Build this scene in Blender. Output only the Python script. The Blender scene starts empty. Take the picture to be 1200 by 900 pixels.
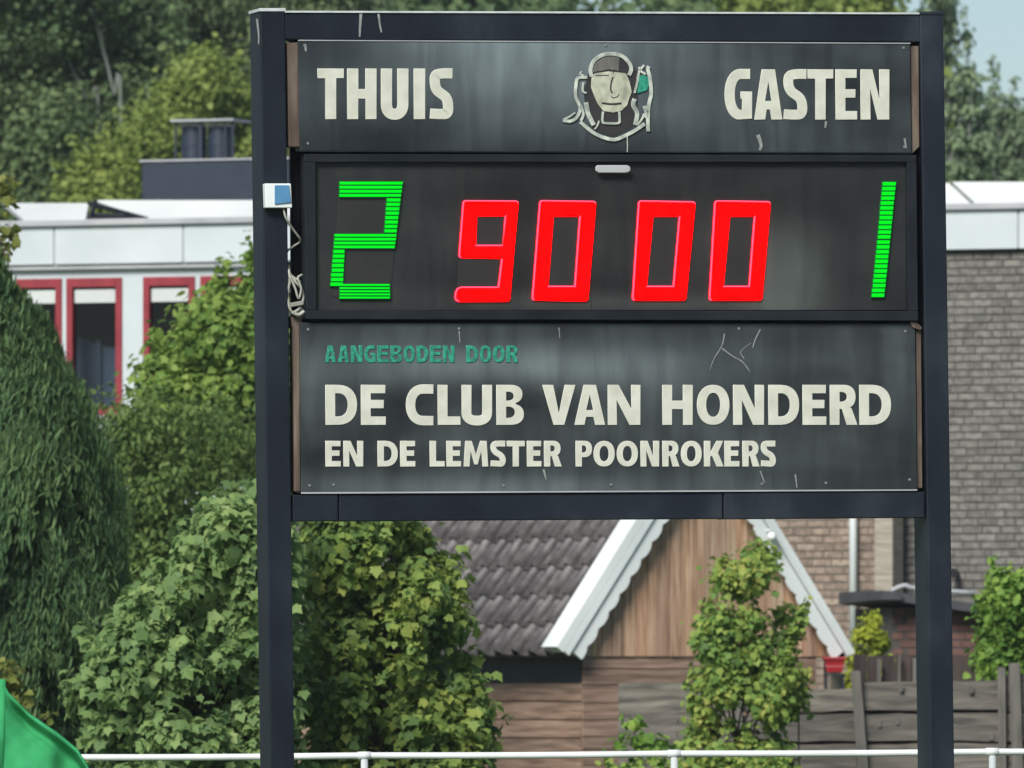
import bpy, math, random
import numpy as np
from mathutils import Vector, Matrix
random.seed(7); RNG = np.random.default_rng(7)
R = math.radians
S = bpy.context.scene
C = S.collection
FPX = 12000.0          # focal length in photo pixels (1200 wide): a long telephoto
EYE = 1.5; HOR = 800.0
# ------------------------------------------------------------------ camera
cam = bpy.data.cameras.new('camera'); camo = bpy.data.objects.new('camera', cam); C.objects.link(camo)
cam.sensor_width = 36; cam.lens = 360.0; cam.shift_y = (HOR - 450) / 1200.0
cam.clip_start = 1; cam.clip_end = 3000
cam.dof.use_dof = True; cam.dof.focus_distance = 50; cam.dof.aperture_fstop = 11
camo.location = (0, 0, EYE); camo.rotation_euler = (R(90), 0, 0)
S.camera = camo
# ------------------------------------------------------------------ sky, sun, exposure
SUN_EL, SUN_AZ = 40, 203     # sun high, behind the camera to its left, veiled by cloud
w = bpy.data.worlds.new('World'); S.world = w; w.use_nodes = True
nt = w.node_tree; bg = nt.nodes['Background']
sky = nt.nodes.new('ShaderNodeTexSky'); sky.sky_type = 'NISHITA'; sky.sun_disc = False
sky.sun_elevation = R(SUN_EL); sky.sun_rotation = R(SUN_AZ)
sky.air_density = 1.0; sky.dust_density = 0.5; sky.ozone_density = 1.6
hs = nt.nodes.new('ShaderNodeHueSaturation'); hs.inputs['Saturation'].default_value = .85      # thin cloud veil: paler than clear blue
nt.links.new(sky.outputs[0], hs.inputs['Color']); tn = nt.nodes.new('ShaderNodeMix'); tn.data_type = 'RGBA'; tn.blend_type = 'MULTIPLY'; tn.inputs[0].default_value = 1; tn.inputs[7].default_value = (.84, .93, 1.02, 1)
nt.links.new(hs.outputs[0], tn.inputs[6]); nt.links.new(tn.outputs[2], bg.inputs[0]); bg.inputs[1].default_value = 0.052
sl = bpy.data.lights.new('sun', 'SUN'); sl.energy = 3.3; sl.angle = R(24); sl.color = (1, .965, .91)
so = bpy.data.objects.new('sun', sl); C.objects.link(so)
az = R(SUN_AZ); el = R(SUN_EL)
sd = Vector((math.sin(az) * math.cos(el), math.cos(az) * math.cos(el), math.sin(el)))   # towards the sun
so.rotation_euler = sd.to_track_quat('Z', 'Y').to_euler(); so.location = (-10, 20, 30)
S.view_settings.view_transform = 'Standard'; S.view_settings.look = 'None'
S.view_settings.gamma = 1; S.view_settings.use_curve_mapping = False
S.view_settings.exposure = 0.85
S.render.engine = 'CYCLES'
S.cycles.max_bounces = 6; S.cycles.diffuse_bounces = 4; S.cycles.glossy_bounces = 2
S.cycles.transmission_bounces = 3; S.cycles.transparent_max_bounces = 8

# ------------------------------------------------------------------ helpers
class Frame:
    """a thing's own frame: origin on the ground, turned about z"""
    def __init__(s, X0, Y0, yaw=0): s.X0, s.Y0, s.yaw = X0, Y0, R(yaw); s.c, s.s = math.cos(s.yaw), math.sin(s.yaw)
    def at(s, px, py, y=0.0):
        k = (px - 600) / FPX
        x = (k * (s.Y0 + y * s.c) + y * s.s - s.X0) / (s.c - k * s.s)
        Y = x * s.s + y * s.c + s.Y0
        return Vector((x, y, EYE + (HOR - py) * Y / FPX))
    def root(s, name, label, cat, group=None):
        o = bpy.data.objects.new(name, None); C.objects.link(o); o.empty_display_size = .3
        o.location = (s.X0, s.Y0, 0); o.rotation_euler = (0, 0, s.yaw)
        o['label'] = label; o['category'] = cat
        if group: o['group'] = group
        return o
def W(px, py, D): return Vector(((px - 600) * D / FPX, D, EYE + (HOR - py) * D / FPX))
def link(name, me, mats=None, parent=None, **kw):
    o = bpy.data.objects.new(name, me); C.objects.link(o)
    if mats is not None:
        for m in (mats if isinstance(mats, (list, tuple)) else [mats]): me.materials.append(m)
    if parent is not None: o.parent = parent
    for k, v in kw.items(): o[k] = v
    return o
class MB:
    def __init__(s): s.v = []; s.f = []; s.m = []
    def add(s, vs, fs, mi=0):
        n = len(s.v); s.v += [tuple(v) for v in vs]; s.f += [tuple(i + n for i in f) for f in fs]; s.m += [mi] * len(fs)
    def box(s, x0, x1, y0, y1, z0, z1, mi=0):
        s.prism([(x0, z0), (x1, z0), (x1, z1), (x0, z1)], y0, y1, mi)
    def prism(s, poly, y0, y1, mi=0):      # polygon in x,z pushed from y0 (front) to y1 (back)
        n = len(poly); vs = [(x, y0, z) for x, z in poly] + [(x, y1, z) for x, z in poly]
        fs = [tuple(range(n)), tuple(range(2 * n - 1, n - 1, -1))] + [(i, n + i, n + (i + 1) % n, (i + 1) % n) for i in range(n)]
        s.add(vs, fs, mi)
    def hexa(s, a, b, mi=0):               # two quads
        s.add(list(a) + list(b), [(0, 1, 2, 3), (7, 6, 5, 4), (0, 4, 5, 1), (1, 5, 6, 2), (2, 6, 7, 3), (3, 7, 4, 0)], mi)
    def tube(s, pts, rad, n=8, mi=0, cap=True):
        pts = [Vector(p) for p in pts]
        if not isinstance(rad, (list, tuple)): rad = [rad] * len(pts)
        vs = []; prev = None
        for i, p in enumerate(pts):
            d = (pts[min(i + 1, len(pts) - 1)] - pts[max(i - 1, 0)]).normalized()
            u = d.cross(Vector((0, 0, 1)) if abs(d.z) < .9 else Vector((1, 0, 0))).normalized()
            if prev is not None:
                u = (prev - d * prev.dot(d)).normalized()
            prev = u; v = d.cross(u)
            vs += [p + (u * math.cos(2 * math.pi * k / n) + v * math.sin(2 * math.pi * k / n)) * rad[i] for k in range(n)]
        fs = []
        for i in range(len(pts) - 1):
            fs += [(i * n + k, i * n + (k + 1) % n, (i + 1) * n + (k + 1) % n, (i + 1) * n + k) for k in range(n)]
        if cap: fs += [tuple(range(n - 1, -1, -1)), tuple(range((len(pts) - 1) * n, len(pts) * n))]
        s.add(vs, fs, mi)
    def mesh(s, name, smooth=False):
        me = bpy.data.meshes.new(name); me.from_pydata(s.v, [], s.f)
        me.polygons.foreach_set('material_index', s.m)
        if smooth: me.polygons.foreach_set('use_smooth', [True] * len(s.f))
        me.validate(); me.update()
        bm = __import__('bmesh').new(); bm.from_mesh(me); __import__('bmesh').ops.recalc_face_normals(bm, faces=bm.faces); bm.to_mesh(me); bm.free()
        return me
    def build(s, name, mats, parent=None, smooth=False, bevel=0, **kw):
        o = link(name, s.mesh(name, smooth), mats, parent, **kw)
        if bevel:
            b = o.modifiers.new('bevel', 'BEVEL'); b.width = bevel; b.segments = 2; b.limit_method = 'ANGLE'
        return o
def smoothpath(pts, k=6):
    pts = [Vector(p) for p in pts]; out = []
    for i in range(len(pts) - 1):
        p0 = pts[max(i - 1, 0)]; p1 = pts[i]; p2 = pts[i + 1]; p3 = pts[min(i + 2, len(pts) - 1)]
        for j in range(k):
            t = j / k
            out.append(.5 * ((2 * p1) + (p2 - p0) * t + (2 * p0 - 5 * p1 + 4 * p2 - p3) * t * t + (3 * p1 - p0 - 3 * p2 + p3) * t ** 3))
    return out + [pts[-1]]

# ------------------------------------------------------------------ materials
def ramp(nt, stops):
    r = nt.nodes.new('ShaderNodeValToRGB'); e = r.color_ramp.elements
    e[0].position, e[0].color = stops[0][0], (*stops[0][1], 1)
    e[1].position, e[1].color = stops[-1][0], (*stops[-1][1], 1)
    for p, c in stops[1:-1]:
        n = e.new(p); n.color = (*c, 1)
    return r
def newmat(name):
    m = bpy.data.materials.new(name); m.use_nodes = True
    return m, m.node_tree, m.node_tree.nodes['Principled BSDF']
def math_(nt, op, a, b):
    n = nt.nodes.new('ShaderNodeMath'); n.operation = op
    for i, v in enumerate((a, b)):
        if isinstance(v, (int, float)): n.inputs[i].default_value = v
        else: nt.links.new(v, n.inputs[i])
    return n.outputs[0]
def mat(name, cols, scale=(5, 5, 5), detail=5, rough=.7, bump=.0, bscale=None, rnd=None, spec=.5, lo=.3, hi=.7, dist=0, metal=0):
    """noise-driven colour between cols (2..4 colours); rnd = colours picked per object and multiplied in as tint"""
    m, nt, p = newmat(name)
    tc = nt.nodes.new('ShaderNodeTexCoord'); oi = nt.nodes.new('ShaderNodeObjectInfo')
    off = nt.nodes.new('ShaderNodeVectorMath'); off.operation = 'MULTIPLY_ADD'
    mp = nt.nodes.new('ShaderNodeMapping'); mp.inputs['Scale'].default_value = scale
    nt.links.new(tc.outputs['Object'], mp.inputs[0])
    add = nt.nodes.new('ShaderNodeVectorMath'); add.operation = 'ADD'
    cx = nt.nodes.new('ShaderNodeCombineXYZ')
    r100 = math_(nt, 'MULTIPLY', oi.outputs['Random'], 60.0)
    for i in range(3): nt.links.new(r100, cx.inputs[i])
    nt.links.new(mp.outputs[0], add.inputs[0])
    if rnd: nt.links.new(cx.outputs[0], add.inputs[1])
    nz = nt.nodes.new('ShaderNodeTexNoise'); nz.inputs['Scale'].default_value = 1; nz.inputs['Detail'].default_value = detail
    nz.inputs['Distortion'].default_value = dist
    nt.links.new(add.outputs[0], nz.inputs['Vector'])
    rp = ramp(nt, [(lo + (hi - lo) * i / (len(cols) - 1), c) for i, c in enumerate(cols)])
    nt.links.new(nz.outputs['Fac'], rp.inputs[0]); col = rp.outputs[0]
    if rnd:
        rr = ramp(nt, [(i / (len(rnd) - 1), c) for i, c in enumerate(rnd)])
        nt.links.new(oi.outputs['Random'], rr.inputs[0])
        mx = nt.nodes.new('ShaderNodeMix'); mx.data_type = 'RGBA'; mx.blend_type = 'MULTIPLY'; mx.inputs[0].default_value = 1
        nt.links.new(col, mx.inputs[6]); nt.links.new(rr.outputs[0], mx.inputs[7]); col = mx.outputs[2]
    nt.links.new(col, p.inputs['Base Color'])
    p.inputs['Roughness'].default_value = rough; p.inputs['Specular IOR Level'].default_value = spec; p.inputs['Metallic'].default_value = metal
    if bump:
        b = nt.nodes.new('ShaderNodeBump'); b.inputs['Strength'].default_value = bump; b.inputs['Distance'].default_value = .01
        if bscale:
            mp2 = nt.nodes.new('ShaderNodeMapping'); mp2.inputs['Scale'].default_value = bscale
            nt.links.new(tc.outputs['Object'], mp2.inputs[0])
            n2 = nt.nodes.new('ShaderNodeTexNoise'); n2.inputs['Scale'].default_value = 1; nt.links.new(mp2.outputs[0], n2.inputs['Vector'])
            nt.links.new(n2.outputs['Fac'], b.inputs['Height'])
        else: nt.links.new(nz.outputs['Fac'], b.inputs['Height'])
        nt.links.new(b.outputs[0], p.inputs['Normal'])
    return m
def leafmat(name, cols, trans=.3, nscale=1.2, rough=.6, spec=.25):
    trans = min(.5, trans + .17)
    m, nt, p = newmat(name)
    g = nt.nodes.new('ShaderNodeNewGeometry'); oi = nt.nodes.new('ShaderNodeObjectInfo')
    tc = nt.nodes.new('ShaderNodeNewGeometry')
    nz = nt.nodes.new('ShaderNodeTexNoise'); nz.inputs['Scale'].default_value = nscale; nz.inputs['Detail'].default_value = 2
    nt.links.new(tc.outputs['Position'], nz.inputs['Vector'])
    a = math_(nt, 'MULTIPLY', math_(nt, 'FRACT', math_(nt, 'ADD', g.outputs['Random Per Island'], oi.outputs['Random']), 0), .55)
    b = math_(nt, 'MULTIPLY', nz.outputs['Fac'], .9)
    f = math_(nt, 'SUBTRACT', math_(nt, 'ADD', a, b), .22)
    rp = ramp(nt, [(i / (len(cols) - 1), c) for i, c in enumerate(cols)])
    nt.links.new(f, rp.inputs[0])
    nt.links.new(rp.outputs[0], p.inputs['Base Color'])
    p.inputs['Roughness'].default_value = rough; p.inputs['Specular IOR Level'].default_value = spec
    tr = nt.nodes.new('ShaderNodeBsdfTranslucent'); nt.links.new(rp.outputs[0], tr.inputs[0])
    ms = nt.nodes.new('ShaderNodeMixShader'); ms.inputs[0].default_value = trans
    nt.links.new(p.outputs[0], ms.inputs[1]); nt.links.new(tr.outputs[0], ms.inputs[2])
    nt.links.new(ms.outputs[0], nt.nodes['Material Output'].inputs[0])
    return m
def emit(name, col, strength):
    m, nt, p = newmat(name); p.inputs['Base Color'].default_value = (*[c * .3 for c in col], 1); p.inputs['Roughness'].default_value = .3
    p.inputs['Specular IOR Level'].default_value = .05; p.inputs['Emission Color'].default_value = (*col, 1); p.inputs['Emission Strength'].default_value = strength
    return m

def panel_material(name, seed, base, light, amount, patches=()):
    m, nt, p = newmat(name)
    tc = nt.nodes.new('ShaderNodeTexCoord')
    def noise(scale, loc, detail=4, dist=0.):
        mp = nt.nodes.new('ShaderNodeMapping'); mp.inputs['Scale'].default_value = scale; mp.inputs['Location'].default_value = loc
        nt.links.new(tc.outputs['Object'], mp.inputs[0])
        n = nt.nodes.new('ShaderNodeTexNoise'); n.inputs['Scale'].default_value = 1; n.inputs['Detail'].default_value = detail; n.inputs['Distortion'].default_value = dist
        nt.links.new(mp.outputs[0], n.inputs['Vector']); return n.outputs['Fac']
    broad = noise((1.0, 1, 2.2), (seed, 0, seed), 3)
    streak = noise((7, 1, 1.1), (seed * 2, 0, 0), 6, .9)
    fine = noise((60, 1, 25), (0, 0, seed), 4)
    r1 = ramp(nt, [(.36, (0, 0, 0)), (.66, (1, 1, 1))]); nt.links.new(broad, r1.inputs[0])
    r2 = ramp(nt, [(.36, (.5, .5, .5)), (.74, (1, 1, 1))]); nt.links.new(streak, r2.inputs[0])
    f = math_(nt, 'MULTIPLY', math_(nt, 'MULTIPLY', r1.outputs[0], r2.outputs[0]), amount)
    sx = nt.nodes.new('ShaderNodeSeparateXYZ'); nt.links.new(tc.outputs['Object'], sx.inputs[0])
    for cx, czz, wx, wz, amt in patches:      # faded, chalked paint; on the display also a reflection painted in
        ex = math_(nt, 'POWER', math_(nt, 'DIVIDE', math_(nt, 'SUBTRACT', sx.outputs[0], cx), wx), 2.0); ez = math_(nt, 'POWER', math_(nt, 'DIVIDE', math_(nt, 'SUBTRACT', sx.outputs[2], czz), wz), 2.0)
        gg = math_(nt, 'EXPONENT', math_(nt, 'MULTIPLY', math_(nt, 'ADD', ex, ez), -1.0), 0)
        f = math_(nt, 'ADD', f, math_(nt, 'MULTIPLY', math_(nt, 'MULTIPLY', gg, math_(nt, 'ADD', math_(nt, 'MULTIPLY', r2.outputs[0], .75), .25)), amt))
    f = math_(nt, 'ADD', f, math_(nt, 'MULTIPLY', fine, .05))
    mx = nt.nodes.new('ShaderNodeMix'); mx.data_type = 'RGBA'; nt.links.new(f, mx.inputs[0])
    mx.inputs[6].default_value = (*base, 1); mx.inputs[7].default_value = (*light, 1)
    nt.links.new(mx.outputs[2], p.inputs['Base Color']); p.inputs['Specular IOR Level'].default_value = .22
    rr = ramp(nt, [(.3, (.28,) * 3), (.7, (.6,) * 3)]); nt.links.new(streak, rr.inputs[0]); nt.links.new(rr.outputs[0], p.inputs['Roughness'])
    b = nt.nodes.new('ShaderNodeBump'); b.inputs['Strength'].default_value = .12; b.inputs['Distance'].default_value = .01
    nt.links.new(broad, b.inputs['Height']); nt.links.new(b.outputs[0], p.inputs['Normal'])
    return m

M_post = mat('navy_paint', [(.004, .006, .011), (.007, .010, .017), (.011, .015, .022), (.026, .033, .042)], (2, 2, 1.2), rough=.5, bump=.15, bscale=(60, 60, 60), spec=.2)
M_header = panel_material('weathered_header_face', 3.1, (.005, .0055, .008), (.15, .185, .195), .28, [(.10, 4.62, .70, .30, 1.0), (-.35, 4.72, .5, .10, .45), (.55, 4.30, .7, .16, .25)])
M_sponsor = panel_material('weathered_sponsor_face', 9.4, (.006, .0065, .009), (.15, .18, .185), .36, [(-.2, 3.05, .8, .09, .55), (.4, 3.02, .35, .12, .4), (-.1, 2.44, .9, .07, .6), (.9, 3.0, .4, .2, .2)])
M_smoke = panel_material('smoked_display_face', 5.2, (.009, .0085, .0095), (.12, .14, .13), .16, [(1.38, 3.45, .22, .25, .55), (-1.2, 3.7, .15, .4, .25), (.6, 3.36, .8, .05, .25)])  # first patch paints in a reflection beside the right-hand digit
M_frame = mat('black_housing', [(.005, .007, .010), (.014, .017, .022)], (4, 4, 4), rough=.5, spec=.2)
M_black = mat('black_back', [(.004, .004, .006), (.008, .008, .010)], rough=.9)
M_rust = mat('brown_edge_wood', [(.035, .022, .016), (.085, .058, .042), (.15, .12, .09)], (20, 20, 3), rough=.8)
M_cream = mat('cream_letters', [(.43, .43, .36), (.54, .54, .46)], (12, 12, 12), rough=.6)
M_creamhi = mat('cream_edge', [(.52, .53, .45), (.62, .62, .54)], rough=.6)
M_plum = mat('letter_shadow_film', [(.012, .007, .010), (.02, .011, .014)], rough=.7)
M_greenl = mat('green_letters', [(.006, .12, .075), (.010, .20, .125), (.025, .30, .19)], (60, 60, 60), rough=.6)
M_red = emit('red_light', (1, .0, .0), 3)
M_redhi = emit('red_light_edge_highlight', (1, .06, .13), 1.2)  # pink highlight painted onto the segment bevels
M_green = emit('green_light', (.0, .42, .006), 1.15)
M_greenhi = emit('green_light_edge', (.0, .12, .012), 1.0)
M_off = mat('unlit_segments', [(.010, .009, .009), (.016, .014, .013)], rough=.5)
M_white = mat('white_paint', [(.56, .60, .59), (.68, .71, .69)], (1.5, 1.5, 1.5), rough=.5)
M_whitep = mat('white_panel', [(.42, .46, .47), (.50, .54, .55)], (1.2, 1.2, 1.2), rough=.4, rnd=[(.94, .95, .96), (1, 1, 1)])
M_sheet = mat('white_sheet', [(.46, .48, .47), (.53, .55, .53)], (1, 1, 1), rough=.5)
M_gutter = mat('grey_trim', [(.27, .28, .29), (.36, .37, .38)], (3, 3, 3), rough=.5)
M_redp = mat('red_frame_paint', [(.17, .013, .022), (.25, .022, .032)], (6, 6, 6), rough=.45)
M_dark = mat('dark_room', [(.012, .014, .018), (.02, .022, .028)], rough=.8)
M_slate = mat('slate_blue_reflection', [(.045, .06, .08), (.075, .095, .12)], (6, 6, 1), rough=.6)
M_navybox = mat('navy_sheet_metal', [(.009, .016, .030), (.016, .025, .042)], (3, 3, 3), rough=.5)
M_mortar = mat('mortar', [(.045, .043, .038), (.07, .067, .06)], (8, 8, 8), rough=.95)
M_brick = mat('grey_brick', [(.085, .081, .073), (.135, .130, .118), (.19, .183, .168)], (14, 14, 14), rough=.9, bump=.3, rnd=[(.82, .80, .78), (.97, .95, .92), (1.1, 1.08, 1.05), (.88, .88, .86), (1.14, 1.13, 1.1)])
M_brickb = mat('brown_brick', [(.14, .105, .082), (.22, .175, .14), (.30, .25, .205)], (14, 14, 14), rough=.9, bump=.3, rnd=[(.72, .70, .68), (1.05, 1.0, .95), (.85, .82, .80), (1.15, 1.12, 1.08)])
M_brickr = mat('red_brick', [(.10, .05, .042), (.16, .08, .065)], (14, 14, 14), rough=.9, rnd=[(.75, .75, .75), (1.1, 1.1, 1.1)])
M_roofd = mat('dark_roofing', [(.03, .032, .036), (.06, .062, .068)], (6, 6, 6), rough=.8)
M_tile = mat('grey_roof_tile', [(.050, .045, .045), (.085, .077, .077), (.14, .130, .126)], (9, 9, 9), rough=.55, bump=.25, rnd=[(.70, .70, .72), (1.0, .98, .98), (1.25, 1.24, 1.22)])
M_vboard = mat('brown_upright_board', [(.19, .12, .076), (.34, .23, .15), (.44, .34, .245)], (25, 25, 2.0), rough=.8, bump=.4, rnd=[(.75, .70, .70), (1.0, .92, .88), (1.25, 1.1, 1.0), (.9, 1.0, 1.08), (1.1, .9, .8)])
M_hboard = mat('brown_level_board', [(.10, .065, .046), (.20, .135, .10), (.29, .21, .16)], (2.0, 25, 25), rough=.8, bump=.4, rnd=[(.8, .76, .75), (1.05, 1.0, .96), (1.15, 1.1, 1.1)])
M_hside = mat('brown_side_board', [(.11, .072, .05), (.21, .145, .102), (.30, .22, .165)], (25, 2.0, 25), rough=.8, bump=.4, rnd=[(.8, .76, .75), (1.1, 1.02, .98)])
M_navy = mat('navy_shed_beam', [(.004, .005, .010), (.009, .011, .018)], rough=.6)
M_fence = mat('weathered_fence_board', [(.05, .047, .042), (.10, .092, .08), (.16, .148, .13)], (2.5, 20, 20), rough=.9, bump=.5, rnd=[(.75, .75, .74), (1.05, 1.03, 1.0), (1.2, 1.18, 1.12)], dist=.5)
M_fpost = mat('grey_fence_post', [(.06, .056, .048), (.10, .094, .082), (.14, .132, .115)], (20, 20, 2.5), rough=.9, bump=.4)
M_bfence = mat('dark_brown_fence', [(.022, .017, .016), (.05, .038, .034)], (25, 25, 2), rough=.9, rnd=[(.7, .7, .7), (1.3, 1.2, 1.15)])
M_rail = mat('white_rail_paint', [(.50, .53, .53), (.66, .68, .67)], (3, 3, 3), rough=.4)
M_galv = mat('galvanised_post', [(.36, .39, .39), (.50, .53, .53)], (20, 20, 3), rough=.45)
M_bark = mat('bark', [(.03, .024, .018), (.08, .065, .05)], (20, 20, 5), rough=.95, bump=.5)
M_birch = mat('pale_birch_bark', [(.07, .08, .07), (.14, .155, .135), (.19, .20, .18)], (3, 3, 1.5), rough=.9)
M_grass = mat('lawn', [(.03, .055, .015), (.05, .09, .022), (.07, .11, .03)], (.8, .8, .8), rough=.9)
M_flag = mat('green_flag_cloth', [(.035, .28, .10), (.055, .38, .15)], (14, 14, 14), rough=.9, spec=.1, bump=.3, bscale=(220, 220, 220))
M_flagp = mat('flag_pole_plastic', [(.42, .62, .50), (.5, .7, .58)], rough=.4)
M_bluebox = mat('blue_plastic', [(.05, .16, .30), (.075, .21, .37)], (10, 10, 10), rough=.4)
M_cable = mat('grey_cable', [(.20, .20, .17), (.36, .36, .31)], (15, 15, 15), rough=.6)
M_redtub = mat('red_plastic', [(.26, .010, .018), (.34, .018, .026)], rough=.4)
M_yellow = mat('pale_yellow_plastic', [(.60, .50, .18), (.68, .58, .25)], rough=.5)
M_drop = mat('bird_droppings', [(.12, .13, .125), (.26, .28, .265)], (30, 30, 30), rough=.8)
mg, ntg, pg = newmat('window_glass'); pg.inputs['Base Color'].default_value = (.03, .035, .045, 1); pg.inputs['Roughness'].default_value = .04
trn = ntg.nodes.new('ShaderNodeBsdfTransparent'); trn.inputs[0].default_value = (.75, .8, .85, 1)
gls = ntg.nodes.new('ShaderNodeBsdfGlossy'); gls.inputs['Roughness'].default_value = .03
mxg = ntg.nodes.new('ShaderNodeMixShader'); mxg.inputs[0].default_value = .015
ntg.links.new(trn.outputs[0], mxg.inputs[1]); ntg.links.new(gls.outputs[0], mxg.inputs[2]); ntg.links.new(mxg.outputs[0], ntg.nodes['Material Output'].inputs[0])
M_glass = mg

L_broad = leafmat('shrub_leaves', [(0.071, 0.126, 0.052), (0.143, 0.235, 0.084), (0.223, 0.336, 0.113), (0.364, 0.454, 0.174)], .3, 1.6)
L_broad2 = leafmat('mixed_shrub_leaves', [(0.067, 0.132, 0.048), (0.142, 0.235, 0.067), (0.245, 0.336, 0.077), (0.434, 0.454, 0.105)], .3, 2.0)
L_column = leafmat('column_shrub_leaves', [(0.081, 0.154, 0.047), (0.164, 0.281, 0.065), (0.309, 0.399, 0.086), (0.491, 0.435, 0.125)], .3, 2.0)
L_mid = leafmat('pale_bush_leaves', [(0.060, 0.122, 0.026), (0.134, 0.237, 0.047), (0.239, 0.343, 0.073), (0.359, 0.458, 0.119)], .3, 1.5)
L_hedge = leafmat('hedge_leaves', [(0.050, 0.097, 0.029), (0.101, 0.170, 0.046), (0.161, 0.235, 0.065), (0.236, 0.308, 0.094)], .3, 1.2)
L_con = leafmat('conifer_sprays', [(0.028, 0.070, 0.034), (0.063, 0.127, 0.049), (0.113, 0.193, 0.070), (0.175, 0.252, 0.092)], .2, 1.5)
L_wood = leafmat('dark_wood_leaves', [(0.061, 0.110, 0.056), (0.105, 0.169, 0.074), (0.157, 0.227, 0.096), (0.229, 0.295, 0.131)], .3, .45)
L_wood2 = leafmat('dark_pendulous_leaves', [(0.070, 0.119, 0.061), (0.124, 0.177, 0.085), (0.176, 0.236, 0.105), (0.229, 0.295, 0.140)], .3, .5)
L_yel = leafmat('yellow_green_leaves', [(0.098, 0.150, 0.036), (0.169, 0.234, 0.054), (0.247, 0.312, 0.078), (0.325, 0.377, 0.108)], .3, .7)
L_pale = leafmat('pale_birch_leaves', [(0.096, 0.156, 0.084), (0.168, 0.240, 0.132), (0.240, 0.324, 0.180), (0.336, 0.420, 0.252)], .3, .6)
L_bright = leafmat('bright_yellow_leaves', [(0.230, 0.310, 0.033), (0.368, 0.425, 0.044), (0.483, 0.494, 0.077)], .3, 3)
L_left = leafmat('yellowish_leaves', [(.10, .15, .03), (.20, .23, .055), (.32, .33, .10)], .3, 3)
L_fresh = leafmat('fresh_green_leaves', [(0.047, 0.117, 0.022), (0.121, 0.234, 0.042), (0.230, 0.364, 0.066), (0.338, 0.442, 0.096)], .3, 2.5)

# ------------------------------------------------------------------ foliage
LOBED = [(.05, 0, 0), (.10, .22, .05), (.06, .38, -.02), (.32, .34, .05), (.50, .50, -.04), (.62, .29, .03), (.96, 0, -.20), (.62, -.29, .03), (.50, -.50, -.04), (.32, -.34, .05), (.06, -.38, -.02), (.10, -.22, .05)]
LOBEQ = [(0, 1, 2, 3), (0, 3, 4, 5), (0, 5, 6, 7), (0, 7, 8, 9), (0, 9, 10, 11)]
SIMQ = [(0, 1, 2, 3), (3, 4, 5, 0)]
def leaf_cloud(P, Nn, T, size, wid=.42, fold=.18, bend=.12, lobed=False):
    """arrays of verts for folded leaves: two quads each"""
    n = len(P)
    T = T - Nn * np.sum(T * Nn, 1, keepdims=True); T /= np.linalg.norm(T, axis=1, keepdims=True) + 1e-9
    B = np.cross(Nn, T)
    shp = np.array([(0, 0, 0), (.28, wid, fold), (.68, wid * .78, fold * .7), (1, 0, -bend), (.68, -wid * .78, fold * .7), (.28, -wid, fold)] if not lobed else LOBED)
    V = P[:, None, :] + size[:, None, None] * (shp[None, :, 0, None] * T[:, None, :] + shp[None, :, 1, None] * B[:, None, :] + shp[None, :, 2, None] * Nn[:, None, :])
    return V, B
def mesh_quads(name, V, quads):
    n, k, _ = V.shape
    me = bpy.data.meshes.new(name); me.vertices.add(n * k); me.vertices.foreach_set('co', V.reshape(-1))
    q = (np.arange(n)[:, None, None] * k + np.array(quads)[None]).reshape(-1)
    nf = n * len(quads); me.loops.add(nf * 4); me.loops.foreach_set('vertex_index', q.astype(np.int32))
    me.polygons.add(nf); me.polygons.foreach_set('loop_start', np.arange(0, nf * 4, 4, dtype=np.int32))
    me.update(calc_edges=True); return me
def unit(n):
    v = RNG.normal(size=(n, 3)); return v / np.linalg.norm(v, axis=1, keepdims=True)
LEAFME = {}
def foliage(root, clumps, n, size, material, single=0, droop=.25, wid=.42, shell=.1, name='foliage', updir=.55, lobed=False):
    """leaves filling clumps (cx,cy,cz,rx,ry,rz); root-local = world minus root location"""
    cl = np.array(clumps, float); vol = (cl[:, 3] * cl[:, 4] * cl[:, 5]) ** .7; idx = RNG.choice(len(cl), n, p=vol / vol.sum())
    d = unit(n); r = shell + (1 - shell) * RNG.random(n) ** .6
    r *= 1 + .34 * np.abs(RNG.normal(size=n)) * (RNG.random(n) < .55)
    P = cl[idx, :3] + d * r[:, None] * cl[idx, 3:]
    Nn = d * .7 + unit(n) * .75 + np.array([0, -.15, updir]); Nn /= np.linalg.norm(Nn, axis=1, keepdims=True)
    T = d + unit(n) * .7 + np.array([0, 0, -droop * 2])
    sz = size * (.45 + .85 * RNG.random(n))
    V, B = leaf_cloud(P, Nn, T, sz, wid, lobed=lobed); QD = LOBEQ if lobed else SIMQ
    off = np.array(root.location); V = V - off
    if single:      # the leaves that show largest are objects of their own
        score = P[:, 1] / np.median(P[:, 1]) * 60 - sz / size * 2
        order = np.argsort(score + RNG.random(n) * 1.5)[:single * 1]
        base = V[order[0]] - V[order[0]].mean(0)
        key = material.name
        T2 = T - Nn * np.sum(T * Nn, 1, keepdims=True); T2 /= np.linalg.norm(T2, axis=1, keepdims=True)
        if key not in LEAFME:
            shp = [(0, 0, 0), (.28, wid, .18), (.68, wid * .78, .12), (1, 0, -.12), (.68, -wid * .78, .12), (.28, -wid, .18)]
            if lobed: shp = LOBED
            me = bpy.data.meshes.new('leaf'); me.from_pydata(shp, [], QD); me.materials.append(material); LEAFME[key] = me
        for i in order:
            o = bpy.data.objects.new('leaf', LEAFME[key]); C.objects.link(o); o.parent = root
            m = Matrix((T2[i], B[i], Nn[i])).transposed().to_4x4()
            o.matrix_basis = Matrix.Translation(Vector(P[i] - off)) @ m @ Matrix.Scale(float(sz[i]), 4)
        keep = np.ones(n, bool); keep[order] = False; V = V[keep]
    me = mesh_quads(name, V, QD)
    return link(name, me, material, root, kind='stuff')
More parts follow.
